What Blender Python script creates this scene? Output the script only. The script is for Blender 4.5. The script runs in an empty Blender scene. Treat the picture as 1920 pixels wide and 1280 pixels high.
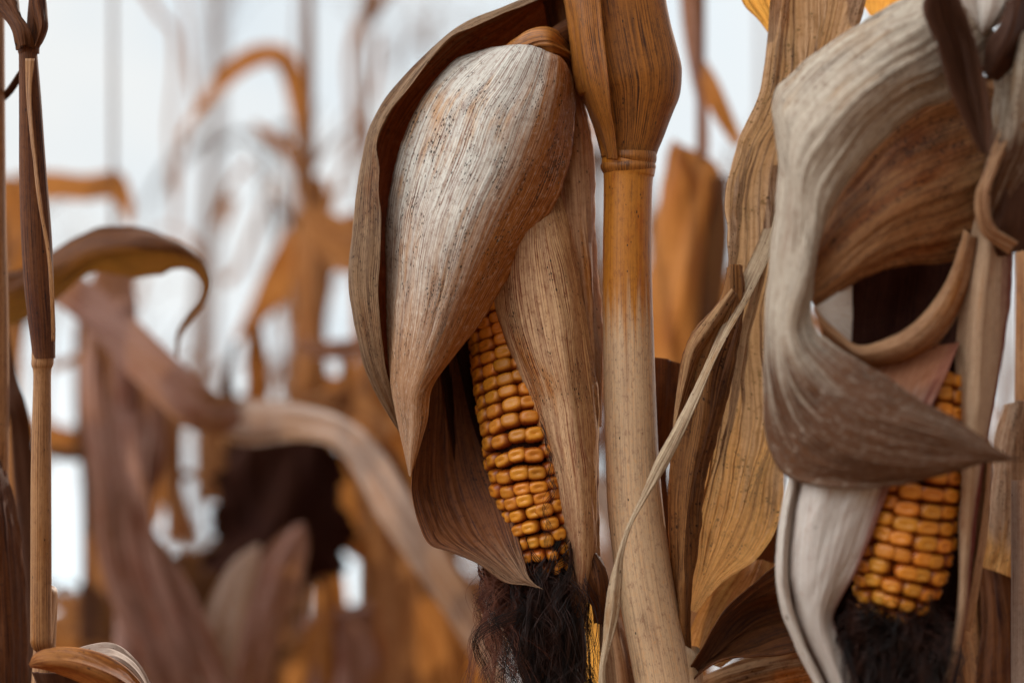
import bpy, math, random
import numpy as np
from mathutils import Vector

# ------------------------------------------------------------------ camera, world, sun, exposure
random.seed(7)
SC = bpy.context.scene
COL = SC.collection
PITCH = math.radians(15.0)
CAM = np.array([0.0, 0.0, 0.78])
LENS = 72.0
K = 36.0 / LENS / 1920.0
FWD = np.array([0, math.cos(PITCH), math.sin(PITCH)])
RGT = np.array([1.0, 0, 0])
UPV = np.array([0, -math.sin(PITCH), math.cos(PITCH)])

cd = bpy.data.cameras.new('camera')
cam = bpy.data.objects.new('camera', cd)
COL.objects.link(cam)
cam.location = CAM
cam.rotation_euler = (math.pi / 2 + PITCH, 0, 0)
cd.lens = LENS
cd.sensor_width = 36
cd.clip_start = 0.02
cd.clip_end = 1500
cd.dof.use_dof = True
cd.dof.focus_distance = 0.885
cd.dof.aperture_fstop = 3.6
SC.camera = cam

KEY = 4.2
DULL = 0.31
SUN_EL, SUN_AZ = math.radians(40), math.radians(24)      # azimuth measured from +Y (view direction) towards +X
w = bpy.data.worlds.new('World')
SC.world = w
w.use_nodes = True
nt = w.node_tree
nt.nodes.clear()
wo = nt.nodes.new('ShaderNodeOutputWorld')
bg = nt.nodes.new('ShaderNodeBackground')
bg.inputs['Strength'].default_value = 0.10
sky = nt.nodes.new('ShaderNodeTexSky')
sky.sky_type = 'NISHITA'
sky.sun_disc = False
sky.sun_elevation = SUN_EL
sky.sun_rotation = SUN_AZ
sky.air_density = 1.0
sky.dust_density = 2.0
tc = nt.nodes.new('ShaderNodeTexCoord')
cn = nt.nodes.new('ShaderNodeTexNoise')
cn.inputs['Scale'].default_value = 2.6
cn.inputs['Detail'].default_value = 6
cn.inputs['Roughness'].default_value = 0.6
mp = nt.nodes.new('ShaderNodeMapping')
mp.inputs['Scale'].default_value = (1, 1, 2.2)
mp.inputs['Location'].default_value = (3.1, 0.4, 1.7)
nt.links.new(tc.outputs['Generated'], mp.inputs['Vector'])
nt.links.new(mp.outputs['Vector'], cn.inputs['Vector'])
cr = nt.nodes.new('ShaderNodeValToRGB')
cr.color_ramp.elements[0].position = 0.40
cr.color_ramp.elements[1].position = 0.60
nt.links.new(cn.outputs['Fac'], cr.inputs['Fac'])
mx = nt.nodes.new('ShaderNodeMix')
mx.data_type = 'RGBA'
nt.links.new(cr.outputs['Color'], mx.inputs['Factor'])
sk2 = nt.nodes.new('ShaderNodeMix')
sk2.data_type = 'RGBA'
sk2.inputs['Factor'].default_value = 0.75
sk2.inputs['B'].default_value = (6.3, 7.4, 7.9, 1)          # thin veil of high cloud over the blue
nt.links.new(sky.outputs['Color'], sk2.inputs['A'])
nt.links.new(sk2.outputs['Result'], mx.inputs['A'])
mx.inputs['B'].default_value = (7.8, 8.0, 8.0, 1)          # cloud
# key lobe added to the sky behind camera left, other directions dimmed for contrast
dn = nt.nodes.new('ShaderNodeVectorMath'); dn.operation = 'NORMALIZE'
nt.links.new(tc.outputs['Generated'], dn.inputs[0])
dt = nt.nodes.new('ShaderNodeVectorMath'); dt.operation = 'DOT_PRODUCT'
nt.links.new(dn.outputs[0], dt.inputs[0])
_k = Vector((-0.72, -0.42, 0.55)).normalized()
dt.inputs[1].default_value = _k
mr = nt.nodes.new('ShaderNodeMapRange'); mr.interpolation_type = 'SMOOTHSTEP'
mr.inputs['From Min'].default_value = 0.45; mr.inputs['From Max'].default_value = 0.97
mr.inputs['To Min'].default_value = 0.0; mr.inputs['To Max'].default_value = KEY
nt.links.new(dt.outputs['Value'], mr.inputs['Value'])
dt2 = nt.nodes.new('ShaderNodeVectorMath'); dt2.operation = 'DOT_PRODUCT'
nt.links.new(dn.outputs[0], dt2.inputs[0])
dt2.inputs[1].default_value = Vector((0.15, 1.0, 0.15)).normalized()      # the bright side, where the sun stands
mr2 = nt.nodes.new('ShaderNodeMapRange'); mr2.interpolation_type = 'SMOOTHSTEP'
mr2.inputs['From Min'].default_value = -0.1; mr2.inputs['From Max'].default_value = 0.75
mr2.inputs['To Min'].default_value = DULL; mr2.inputs['To Max'].default_value = 1.0
nt.links.new(dt2.outputs['Value'], mr2.inputs['Value'])
ml = nt.nodes.new('ShaderNodeMath'); ml.operation = 'ADD'
nt.links.new(mr.outputs[0], ml.inputs[0]); nt.links.new(mr2.outputs[0], ml.inputs[1])
sz = nt.nodes.new('ShaderNodeSeparateXYZ'); nt.links.new(dn.outputs[0], sz.inputs[0])
hz = nt.nodes.new('ShaderNodeMapRange'); hz.interpolation_type = 'SMOOTHSTEP'       # paler, brighter air low over the horizon
hz.inputs['From Min'].default_value = 0.06; hz.inputs['From Max'].default_value = 0.30
hz.inputs['To Min'].default_value = 1.9; hz.inputs['To Max'].default_value = 1.0
nt.links.new(sz.outputs[2], hz.inputs['Value'])
m3 = nt.nodes.new('ShaderNodeMath'); m3.operation = 'MULTIPLY'
nt.links.new(mr2.outputs[0], m3.inputs[0]); nt.links.new(hz.outputs[0], m3.inputs[1])
nt.links.new(m3.outputs[0], ml.inputs[1])
vs = nt.nodes.new('ShaderNodeVectorMath'); vs.operation = 'SCALE'
nt.links.new(mx.outputs['Result'], vs.inputs[0]); nt.links.new(ml.outputs[0], vs.inputs['Scale'])
nt.links.new(vs.outputs[0], bg.inputs['Color'])
nt.links.new(bg.outputs['Background'], wo.inputs['Surface'])

sd = bpy.data.lights.new('sun', 'SUN')
sd.energy = 4.2
sd.angle = math.radians(0.5)
sd.color = (1.0, 0.93, 0.82)
so = bpy.data.objects.new('sun', sd)
COL.objects.link(so)
sdir = Vector((math.sin(SUN_AZ) * math.cos(SUN_EL), math.cos(SUN_AZ) * math.cos(SUN_EL), math.sin(SUN_EL)))
so.rotation_euler = (-sdir).to_track_quat('-Z', 'Y').to_euler()
so.location = (3, 6, 6)

SC.view_settings.view_transform = 'Standard'
SC.view_settings.look = 'None'
SC.view_settings.exposure = 0.18
SC.view_settings.gamma = 1.0
SC.view_settings.use_curve_mapping = False

# ------------------------------------------------------------------ helpers
def P(px, py, d):
    """A point d metres in front of the lens on the sight line of photo pixel px, py."""
    return CAM + FWD * d + RGT * ((px - 960) * K * d) + UPV * ((640 - py) * K * d)

def S(r, g, b, k=1.0):
    f = lambda c: ((c / 255.0) / 12.92 if c <= 10 else (((c / 255.0) + 0.055) / 1.055) ** 2.4)
    return (f(r) * k, f(g) * k, f(b) * k, 1.0)

def tag(o, label=None, cat=None, group=None, kind=None):
    if label: o['label'] = label
    if cat: o['category'] = cat
    if group: o['group'] = group
    if kind: o['kind'] = kind
    return o

def empty(name, loc, label, cat, group=None):
    o = bpy.data.objects.new(name, None)
    o.empty_display_size = 0.05
    o.location = loc
    COL.objects.link(o)
    return tag(o, label, cat, group)

def link_mesh(name, verts, faces, mat, parent=None, uvm=None, uvn=None, smooth=True, label=None):
    me = bpy.data.meshes.new(name)
    verts = np.asarray(verts, dtype=np.float64)
    root = np.zeros(3)
    p = parent
    while p is not None:
        root += np.array(p.location)
        p = p.parent
    verts = verts - root
    me.from_pydata(verts.tolist(), [], [list(map(int, f)) for f in faces])
    me.update()
    if uvm is not None:
        li = np.empty(len(me.loops), dtype=np.int32)
        me.loops.foreach_get('vertex_index', li)
        for nm, arr in (('UVm', uvm), ('UVn', uvn)):
            lay = me.uv_layers.new(name=nm)
            lay.data.foreach_set('uv', np.asarray(arr, dtype=np.float32)[li].ravel())
    if smooth:
        me.polygons.foreach_set('use_smooth', [True] * len(me.polygons))
    me.materials.append(mat)
    o = bpy.data.objects.new(name, me)
    COL.objects.link(o)
    if parent is not None:
        o.parent = parent
    if label: o['label'] = label
    return o

def cr_interp(pts, n):
    """Catmull-Rom through pts (m, ...) evaluated at n uniform parameters."""
    pts = np.asarray(pts, dtype=np.float64)
    m = len(pts)
    ext = np.concatenate([[2 * pts[0] - pts[1]], pts, [2 * pts[-1] - pts[-2]]])
    t = np.linspace(0, m - 1, n)
    i = np.minimum(t.astype(int), m - 2)
    f = (t - i).reshape((-1,) + (1,) * (pts.ndim - 1))
    p0, p1, p2, p3 = ext[i], ext[i + 1], ext[i + 2], ext[i + 3]
    return 0.5 * (2 * p1 + (p2 - p0) * f + (2 * p0 - 5 * p1 + 4 * p2 - p3) * f ** 2 + (3 * p1 - p0 - 3 * p2 + p3) * f ** 3)

def sheet3(name, rows, mat, parent, nu=28, nv=90, wr=0.6, pleat=0.5, edge=0.5, thick=0.22, seed=0, label=None, ragged=0.0):
    """Leaf or husk blade through rows of 3-D points; wr / pleat / edge / thick in millimetres."""
    rng = np.random.RandomState(seed + 11)
    g = cr_interp(np.array(rows), nv)                      # nv, k, 3
    g = np.swapaxes(cr_interp(np.swapaxes(g, 0, 1), nu), 0, 1)
    u = np.linspace(0, 1, nu)[None, :].repeat(nv, 0)
    v = np.linspace(0, 1, nv)[:, None].repeat(nu, 1)
    wid = np.linalg.norm(np.diff(g, axis=1), axis=2).sum(1)
    W = wid.max()
    mid = g[:, nu // 2]
    L = np.concatenate([[0], np.cumsum(np.linalg.norm(np.diff(mid, axis=0), axis=1))])
    Lm = L[:, None].repeat(nu, 1)
    du = np.gradient(g, axis=1)
    dv = np.gradient(g, axis=0)
    nrm = np.cross(du, dv)
    nl = np.linalg.norm(nrm, axis=2, keepdims=True)
    nrm = nrm / np.maximum(nl, 1e-12)
    loc = (wid / max(W, 1e-9))[:, None]                    # fade the relief where the blade is narrow
    disp = np.zeros_like(u)
    for _ in range(7):                                     # slow buckles
        ku, kv = rng.uniform(1, 5), rng.uniform(10, 60)
        disp += wr * 1e-3 * rng.uniform(.2, .6) * np.sin(ku * 6.28 * u * .5 + kv * Lm * 1.4 + rng.uniform(0, 6.28))
    for _ in range(6):                                     # lengthwise pleats
        ku, kv = rng.uniform(4, 16), rng.uniform(2, 14)
        disp += pleat * 1e-3 * rng.uniform(.15, .4) * np.sin(ku * 6.28 * u + kv * Lm * 2 + rng.uniform(0, 6.28)) * (0.4 + 0.6 * np.sin(Lm * rng.uniform(20, 60) + rng.uniform(0, 6)) ** 2)
    for _ in range(8):                                     # papery crinkle
        ku, kv = rng.uniform(-9, 9), rng.uniform(120, 420)
        disp += 0.16e-3 * min(wr, 1.5) * rng.uniform(.3, 1) * np.sin(ku * 6.28 * u + kv * Lm + 2.5 * np.sin(Lm * rng.uniform(20, 70) + u * rng.uniform(2, 9))) * np.sin(u * rng.uniform(3, 12) + Lm * rng.uniform(10, 60) + rng.uniform(0, 6.28)) ** 2
    g = g + nrm * (disp * np.clip(loc * 1.3, 0.08, 1))[..., None]
    # waviness and fraying of the two long edges
    ch = g[:, -1] - g[:, 0]
    ch = ch / np.maximum(np.linalg.norm(ch, axis=1, keepdims=True), 1e-9)
    for s, col in ((-1, u < 0.0001), (1, u > 0.9999)):
        j = np.zeros(nv)
        for _ in range(9):
            fr = math.exp(rng.uniform(math.log(40), math.log(1400)))
            j += rng.uniform(.5, 1.2) * (60 / (60 + fr)) * np.sin(L * fr + rng.uniform(0, 6.28))
        j += ragged * rng.uniform(-1, 1, nv)
        wgt = np.clip((u - 0.82) / 0.18, 0, 1) if s > 0 else np.clip((0.18 - u) / 0.18, 0, 1)
        g = g + (s * edge * 1e-3 * 0.5 * j * np.clip(wid / max(W, 1e-9) * 1.5, 0.1, 1))[:, None, None] * ch[:, None, :] * (wgt ** 2)[..., None]
        g = g + nrm * (edge * 1e-3 * 0.6 * np.roll(j, 3)[:, None] * wgt ** 2 * np.clip(loc * 1.3, .1, 1))[..., None]
    verts = g.reshape(-1, 3)
    idx = np.arange(nu * nv).reshape(nv, nu)
    f = np.stack([idx[:-1, :-1], idx[:-1, 1:], idx[1:, 1:], idx[1:, :-1]], -1).reshape(-1, 4)
    uvm = np.stack([u * W + seed * 0.13, Lm + seed * 0.071], -1).reshape(-1, 2)
    uvn = np.stack([u, v], -1).reshape(-1, 2)
    o = link_mesh(name, verts, f, mat, parent, uvm, uvn, label=label)
    if thick > 0:
        m = o.modifiers.new('thickness', 'SOLIDIFY')
        m.thickness = thick * 1e-3
        m.offset = 0
    return o

def sheet(name, rows, d0, mat, parent, **kw):
    """rows of (px, py, depth offset in mm) about depth d0."""
    return sheet3(name, [[P(a, b, d0 + c * 1e-3) for a, b, c in r] for r in rows], mat, parent, **kw)

def band(name, path, d0, mat, parent, cup=0.25, fold=0.0, k=5, **kw):
    """path of (px, py, depth mm, width px[, twist deg]); blade laid across the path."""
    pts = np.array([p[:2] for p in path], float)
    tg = np.gradient(pts, axis=0)
    tg /= np.maximum(np.linalg.norm(tg, axis=1, keepdims=True), 1e-9)
    rows = []
    for i, p in enumerate(path):
        tw = math.radians(p[4]) if len(p) > 4 else 0.0
        n = np.array([-tg[i, 1], tg[i, 0]])
        row = []
        for s in np.linspace(-1, 1, k):
            h = s * p[3] / 2
            dep = p[2] + h * 0.24 * math.sin(tw) + (cup * s * s + fold * abs(s)) * p[3] / 2 * 0.24
            q = pts[i] + n * h * math.cos(tw)
            row.append((q[0], q[1], dep))
        rows.append(row)
    return sheet(name, rows, d0, mat, parent, **kw)

def tube3(name, pts, rad, mat, parent, ns=32, nv=120, groove=0.0, squash=None, bump=0.0, seed=0, cap=False, label=None, lump=0.0):
    rng = np.random.RandomState(seed + 5)
    A = np.concatenate([np.array(pts), np.array(rad)[:, None]], 1)
    A = cr_interp(A, nv)
    c, r = A[:, :3], np.maximum(A[:, 3], 1e-5)
    tg = np.gradient(c, axis=0)
    tg /= np.maximum(np.linalg.norm(tg, axis=1, keepdims=True), 1e-9)
    ref = np.array([1.0, 0.05, 0.02]) if abs(tg[nv // 2, 0]) < 0.8 else np.array([0, 1.0, 0])
    a = ref[None] - tg * (tg @ ref)[:, None]
    a /= np.linalg.norm(a, axis=1, keepdims=True)
    b = np.cross(tg, a)
    th = np.linspace(0, 2 * math.pi, ns + 1)
    L = np.concatenate([[0], np.cumsum(np.linalg.norm(np.diff(c, axis=0), axis=1))])
    R = r[:, None] * np.ones(ns + 1)[None]
    if groove:
        dth = np.abs(((th - 4.2 + math.pi) % (2 * math.pi)) - math.pi)
        R = R * (1 - groove * np.exp(-(dth / 0.35) ** 2))[None]
    if lump:
        for _ in range(6):
            kk, kv = rng.randint(1, 5), rng.uniform(10, 120)
            R = R * (1 + lump * rng.uniform(.2, .7) * np.sin(kk * th[None] + kv * L[:, None] + rng.uniform(0, 6)))
    sq = 1.0 if squash is None else squash
    g = c[:, None] + a[:, None] * (R * np.cos(th))[..., None] + b[:, None] * (R * np.sin(th) * sq)[..., None]
    verts = g.reshape(-1, 3)
    n1 = ns + 1
    idx = np.arange(nv * n1).reshape(nv, n1)
    f = np.stack([idx[:-1, :-1], idx[:-1, 1:], idx[1:, 1:], idx[1:, :-1]], -1).reshape(-1, 4).tolist()
    um = (th / (2 * math.pi))[None].repeat(nv, 0)
    uvm = np.stack([um * 2 * math.pi * r.max(), L[:, None].repeat(n1, 1) + seed * .07], -1).reshape(-1, 2)
    uvn = np.stack([um, (L / L[-1])[:, None].repeat(n1, 1)], -1).reshape(-1, 2)
    if cap:
        for end in (0, nv - 1):
            verts = np.concatenate([verts, c[end:end + 1]])
            uvm = np.concatenate([uvm, uvm[idx[end, 0]][None]])
            uvn = np.concatenate([uvn, uvn[idx[end, 0]][None]])
            ci = len(verts) - 1
            for j in range(ns):
                f.append([idx[end, j], idx[end, j + 1], ci])
    return link_mesh(name, verts, f, mat, parent, uvm, uvn, label=label)

def tube(name, path, d0, mat, parent, ext=None, **kw):
    """path of (px, py, depth mm, radius px)."""
    pts = [P(a, b, d0 + c * 1e-3) for a, b, c, r in path]
    rad = [r * K * d0 for a, b, c, r in path]
    if ext is not None:                                    # run on down to the soil
        for e, r in ext:
            pts.append(np.array(e, float)); rad.append(r)
    return tube3(name, pts, rad, mat, parent, **kw)

def strands(name, paths, radii, mat, parent, sides=3, label=None):
    V, F, n0 = [], [], 0
    for p, r in zip(paths, radii):
        p = np.asarray(p)
        n = len(p)
        tg = np.gradient(p, axis=0)
        tg /= np.maximum(np.linalg.norm(tg, axis=1, keepdims=True), 1e-9)
        a = np.cross(tg, np.array([0.31, 0.9, 0.3]))
        a /= np.maximum(np.linalg.norm(a, axis=1, keepdims=True), 1e-9)
        b = np.cross(tg, a)
        tap = np.linspace(1, 0.45, n)[:, None]
        for s in range(sides):
            th = 2 * math.pi * s / sides
            V.append(p + (a * math.cos(th) + b * math.sin(th)) * r * tap)
        base = n0
        for s in range(sides):
            s2 = (s + 1) % sides
            i = np.arange(n - 1)
            F.append(np.stack([base + s * n + i, base + s * n + i + 1, base + s2 * n + i + 1, base + s2 * n + i], -1))
        n0 += n * sides
    V = np.concatenate(V); F = np.concatenate(F)
    return link_mesh(name, V, F, mat, parent, label=label)

# ------------------------------------------------------------------ materials
class NT:
    def __init__(s, name):
        s.m = bpy.data.materials.new(name)
        s.m.use_nodes = True
        s.t = s.m.node_tree
        s.t.nodes.clear()
        s.out = s.n('ShaderNodeOutputMaterial')
    def n(s, typ, **kw):
        nd = s.t.nodes.new(typ)
        for k_, v_ in kw.items(): setattr(nd, k_, v_)
        return nd
    def put(s, sock, val):
        if hasattr(val, 'is_output') or isinstance(val, bpy.types.NodeSocket): s.t.links.new(val, sock)
        else: sock.default_value = val
    def math(s, op, a, b=0.0, c=None, clamp=False):
        nd = s.n('ShaderNodeMath', operation=op); nd.use_clamp = clamp
        s.put(nd.inputs[0], a); s.put(nd.inputs[1], b)
        if c is not None: s.put(nd.inputs[2], c)
        return nd.outputs[0]
    def ramp(s, x, lo, hi):
        nd = s.n('ShaderNodeMapRange', interpolation_type='SMOOTHSTEP')
        s.put(nd.inputs['Value'], x); nd.inputs['From Min'].default_value = lo; nd.inputs['From Max'].default_value = hi
        return nd.outputs['Result']
    def mix(s, f, a, b):
        nd = s.n('ShaderNodeMix', data_type='RGBA')
        s.put(nd.inputs['Factor'], f); s.put(nd.inputs['A'], a); s.put(nd.inputs['B'], b)
        return nd.outputs['Result']
    def vec(s, x, y, z):
        nd = s.n('ShaderNodeCombineXYZ')
        s.put(nd.inputs[0], x); s.put(nd.inputs[1], y); s.put(nd.inputs[2], z)
        return nd.outputs[0]
    def noise(s, v, detail=2, rough=0.5):
        nd = s.n('ShaderNodeTexNoise'); nd.inputs['Scale'].default_value = 1
        nd.inputs['Detail'].default_value = detail; nd.inputs['Roughness'].default_value = rough
        s.put(nd.inputs['Vector'], v)
        return nd.outputs['Fac']
    def uv(s, nm):
        nd = s.n('ShaderNodeUVMap'); nd.uv_map = nm
        sp = s.n('ShaderNodeSeparateXYZ'); s.t.links.new(nd.outputs[0], sp.inputs[0])
        return sp.outputs[0], sp.outputs[1]

def leaf_mat(name, pale, tan, brown, balance=0.5, fibre=0.5, speck=0.3, blotch=0.3, trans=0.15, side=None,
             tip=None, seed=0.0, rib=1.1, bump=0.6, rough=0.72, spec=0.25, tcol=None, grain=0.35):
    """Dry husk / leaf: lengthwise fibres, streaks of three pigments, mould specks; side/tip = (colour, from, to)."""
    T = NT(name)
    def rich(q, k=1.32):                                   # deepen a pigment
        l = .3 * q[0] + .55 * q[1] + .15 * q[2]
        return tuple(max(.004, l + (v_ - l) * k) for v_ in q[:3]) + (1,)
    pale, tan, brown = rich(pale, 1.15), rich(tan), rich(brown, 1.4)
    if side: side = (rich(side[0]),) + tuple(side[1:])
    lite = tuple(min(.8, v_ * 1.35 + .008) for v_ in pale[:3]) + (1,)
    x, y = T.uv('UVm'); un, vn = T.uv('UVn')
    fine = T.noise(T.vec(T.math('MULTIPLY', x, 1500), T.math('MULTIPLY', y, 16), seed), 2, .5)
    mid = T.noise(T.vec(T.math('MULTIPLY', x, 330), T.math('MULTIPLY', y, 14), seed + 3), 3)
    big = T.noise(T.vec(T.math('MULTIPLY', x, 38), T.math('MULTIPLY', y, 17), seed + 7), 4, 0.6)
    blo = T.noise(T.vec(T.math('MULTIPLY', x, 95), T.math('MULTIPLY', y, 42), seed + 13), 5, 0.7)
    grn = T.noise(T.vec(T.math('MULTIPLY', x, 1900), T.math('MULTIPLY', y, 1100), seed + 17), 2, 0.7)
    s0 = T.math('ADD', T.math('MULTIPLY', mid, 0.5), T.math('MULTIPLY', big, 1.2))
    f1 = T.ramp(s0, 1.12 - balance * 0.55, 1.42 - balance * 0.55)
    c = T.mix(f1, pale, tan)
    if tip:
        tn = tip[3] if len(tip) > 3 else 0.4
        tv = T.math('ADD', vn, T.math('MULTIPLY', T.math('SUBTRACT', mid, 0.5), tn))
        c = T.mix(T.ramp(tv, tip[1], tip[2]), c, tip[0])
    if side:
        sv = T.math('ADD', un, T.math('MULTIPLY', T.math('SUBTRACT', mid, 0.5), 0.45))
        c = T.mix(T.ramp(sv, side[1], side[2]), c, side[0])
    hair = T.noise(T.vec(T.math('MULTIPLY', x, 2800), T.math('MULTIPLY', y, 34), seed + 41), 1)
    pat = T.noise(T.vec(T.math('MULTIPLY', x, 160), T.math('MULTIPLY', y, 30), seed + 51), 4, .65)
    ff = T.math('MULTIPLY', T.ramp(fine, 0.44, 0.62), T.math('ADD', 0.35, T.math('MULTIPLY', T.ramp(pat, 0.38, 0.62), 0.75)))
    ff = T.math('MULTIPLY', T.math('ADD', ff, T.math('MULTIPLY', T.ramp(hair, .5, .68), .35)), fibre, clamp=True)
    wob = T.math('MULTIPLY', T.noise(T.vec(T.math('MULTIPLY', x, 45), T.math('MULTIPLY', y, 6), seed + 31), 1), 4)
    ribs = T.math('SINE', T.math('ADD', T.math('MULTIPLY', x, 6283.0 / rib), wob))
    rp_ = T.math('MULTIPLY', T.ramp(ribs, -.2, 1.0), T.math('ADD', .25, T.math('MULTIPLY', T.ramp(pat, .35, .6), .5)))
    ff = T.math('ADD', T.math('MULTIPLY', ff, .75), T.math('MULTIPLY', rp_, fibre * .6), clamp=True)
    c = T.mix(ff, c, brown)
    c = T.mix(T.math('MULTIPLY', T.ramp(T.math('SUBTRACT', 1.0, fine), .56, .72), .28), c, lite)
    # broken dark mould along the fibres
    bm = T.math('MULTIPLY', T.ramp(T.math('ADD', blo, T.math('MULTIPLY', big, 0.5)), 0.72, 0.98), T.ramp(T.math('ADD', T.math('MULTIPLY', grn, .6), T.math('MULTIPLY', fine, .5)), 0.50, 0.66))
    c = T.mix(T.math('MULTIPLY', bm, blotch, clamp=True), c, S(48, 36, 28))
    # specks
    vo = T.n('ShaderNodeTexVoronoi'); vo.inputs['Scale'].default_value = 1
    T.put(vo.inputs['Vector'], T.vec(T.math('MULTIPLY', x, 820), T.math('MULTIPLY', y, 560), seed + 2))
    cs = T.n('ShaderNodeSeparateColor'); T.t.links.new(vo.outputs['Color'], cs.inputs[0])
    sm = T.math('MULTIPLY', T.math('LESS_THAN', cs.outputs[0], T.math('MULTIPLY', T.ramp(T.math('ADD', T.math('MULTIPLY', blo, 1.0), T.math('MULTIPLY', big, .6)), 0.74, 0.98), speck * 1.5)),
                T.ramp(T.math('SUBTRACT', T.math('ADD', 0.28, T.math('MULTIPLY', cs.outputs[1], 0.2)), vo.outputs['Distance']), 0.0, 0.12))
    c = T.mix(T.math('MULTIPLY', sm, 0.9), c, S(34, 22, 15))
    # soft mottling, then fine grain
    mot = T.noise(T.vec(T.math('MULTIPLY', x, 420), T.math('MULTIPLY', y, 260), seed + 61), 6, .75)
    c = T.mix(T.math('MULTIPLY', T.ramp(mot, .50, .66), .55 * min(1, .4 + blotch)), c, brown)
    c = T.mix(T.math('MULTIPLY', T.ramp(T.math('SUBTRACT', 1.0, mot), .52, .68), .30), c, lite)
    gm = T.math('ADD', 1 - grain * 0.5, T.math('MULTIPLY', grn, grain))
    hs = T.n('ShaderNodeHueSaturation'); T.put(hs.inputs['Color'], c); T.put(hs.inputs['Value'], gm)
    c = hs.outputs['Color']
    # relief: ribs plus fibres
    h = T.math('ADD', T.math('MULTIPLY', ribs, 0.10), T.math('ADD', T.math('MULTIPLY', fine, -1.3), T.math('ADD', T.math('MULTIPLY', hair, -.5), T.math('MULTIPLY', grn, 0.35))))
    bp = T.n('ShaderNodeBump'); bp.inputs['Strength'].default_value = bump * .75; bp.inputs['Distance'].default_value = 0.00042
    T.put(bp.inputs['Height'], h)
    pr = T.n('ShaderNodeBsdfPrincipled')
    T.put(pr.inputs['Base Color'], c); pr.inputs['Roughness'].default_value = rough
    pr.inputs['Specular IOR Level'].default_value = spec
    T.put(pr.inputs['Normal'], bp.outputs[0])
    if trans > 0:
        tr = T.n('ShaderNodeBsdfTranslucent')
        T.put(tr.inputs['Color'], T.mix(0.55, c, tcol or S(225, 150, 60)))
        T.put(tr.inputs['Normal'], bp.outputs[0])
        ms = T.n('ShaderNodeMixShader'); ms.inputs[0].default_value = trans
        T.t.links.new(pr.outputs[0], ms.inputs[1]); T.t.links.new(tr.outputs[0], ms.inputs[2])
        T.t.links.new(ms.outputs[0], T.out.inputs[0])
    else:
        T.t.links.new(pr.outputs[0], T.out.inputs[0])
    return T.m

PALE = S(205, 198, 186); CREAM = S(208, 188, 160); TAN = S(184, 148, 112); OCHRE = S(176, 112, 52)
BRN = S(112, 70, 40); DKB = S(66, 38, 24); GREY = S(176, 166, 154); PINK = S(160, 112, 100); RUST = S(140, 74, 34)
RED = S(104, 44, 38)

M = {}
M['hood'] = leaf_mat('husk_pale_spotted', S(199, 191, 180), S(186, 142, 104), S(92, 52, 28), .48, .68, .55, 1.0, .02, side=(S(162, 112, 76), .50, .80), tip=(S(172, 126, 88), .3, .75), seed=1, rib=1.7, bump=.8)
M['outer'] = leaf_mat('husk_grey_brown', S(146, 116, 90), S(118, 74, 44), S(48, 26, 14), .5, .85, .45, .6, .12, side=(S(132, 72, 28), .35, .5), seed=2, bump=.9, rib=1.5)
M['right_husk'] = leaf_mat('husk_cream_streaked', S(200, 164, 130), S(176, 122, 82), S(98, 48, 24), .5, .85, .3, .7, .04, seed=3, side=(S(190, 154, 120), .4, .9), tip=(S(112, 70, 42), .62, 1.0), bump=.7, rib=1.5)
M['back_husk'] = leaf_mat('husk_tan', S(172, 134, 104), S(150, 102, 68), S(88, 48, 28), .5, .6, .15, .4, .12, seed=4, rib=1.5)
M['flap'] = leaf_mat('husk_brown_inner', S(112, 68, 42), S(88, 50, 28), S(38, 18, 10), .5, .75, .25, .7, .06, seed=5, tip=(S(172, 136, 106), .5, .95), bump=.7, rib=1.6)
M['shade_dark_husk'] = leaf_mat('husk_dark_inner_shade', S(46, 24, 16), S(36, 18, 13), S(22, 11, 8), .5, .5, .1, .3, .02, seed=6, spec=.06, rough=.9)  # husk brown taken near black, shade of the fold interiors put into the colour
M['stalk'] = leaf_mat('stalk_amber_cream', S(182, 120, 62), S(158, 92, 38), S(100, 54, 26), .5, .35, .03, .5, 0, seed=8, tip=(S(208, 172, 134), .044, .074, .06), rough=.42, spec=.45, bump=.2, grain=.3, rib=2.6)
M['sheath'] = leaf_mat('sheath_brown', S(162, 104, 56), S(126, 72, 34), S(54, 32, 18), .5, .85, .08, .5, .05, seed=9, rough=.5, spec=.4, bump=.5, rib=1.5)
M['leaf_tan'] = leaf_mat('leaf_tan', S(182, 144, 108), S(156, 104, 62), S(84, 46, 24), .5, .7, .4, .7, .25, seed=10, bump=.8, rib=1.8)
M['leaf_painted_glow'] = leaf_mat('leaf_painted_glow', S(176, 146, 122), S(146, 104, 74), S(72, 42, 26), .5, .7, .6, 1.0, .28, seed=11, bump=.9, tip=(S(214, 154, 84), .64, .84, .5), rib=1.5, tcol=S(214, 168, 112))  # sunlight through the lower fan is put into the gold tip colour
M['glow'] = leaf_mat('leaf_translucent_orange', S(206, 158, 92), S(196, 128, 56), S(120, 66, 24), .5, .6, .3, .5, .55, seed=28, bump=.6, rib=2, tcol=S(240, 170, 80))
M['leaf_mid'] = leaf_mat('leaf_mid_brown', S(146, 102, 66), S(112, 70, 40), S(50, 28, 16), .5, .8, .4, .8, .15, seed=26, bump=.8, rib=1.6)
M['leaf_dark'] = leaf_mat('leaf_dark_brown', S(100, 60, 34), S(76, 42, 22), S(30, 15, 8), .5, .8, .3, .5, .12, seed=12, bump=.8, rib=1.8)
M['ribbon'] = leaf_mat('leaf_edge_ribbon', S(190, 168, 142), S(156, 116, 82), S(96, 60, 38), .45, .6, .1, .2, .15, seed=13)
M['pale_soft'] = leaf_mat('husk_silver', S(176, 162, 146), S(146, 120, 96), S(88, 58, 40), .42, .55, .12, .9, .06, seed=14, tip=(S(84, 54, 36), .48, .64), bump=.35, rib=2)
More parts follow.
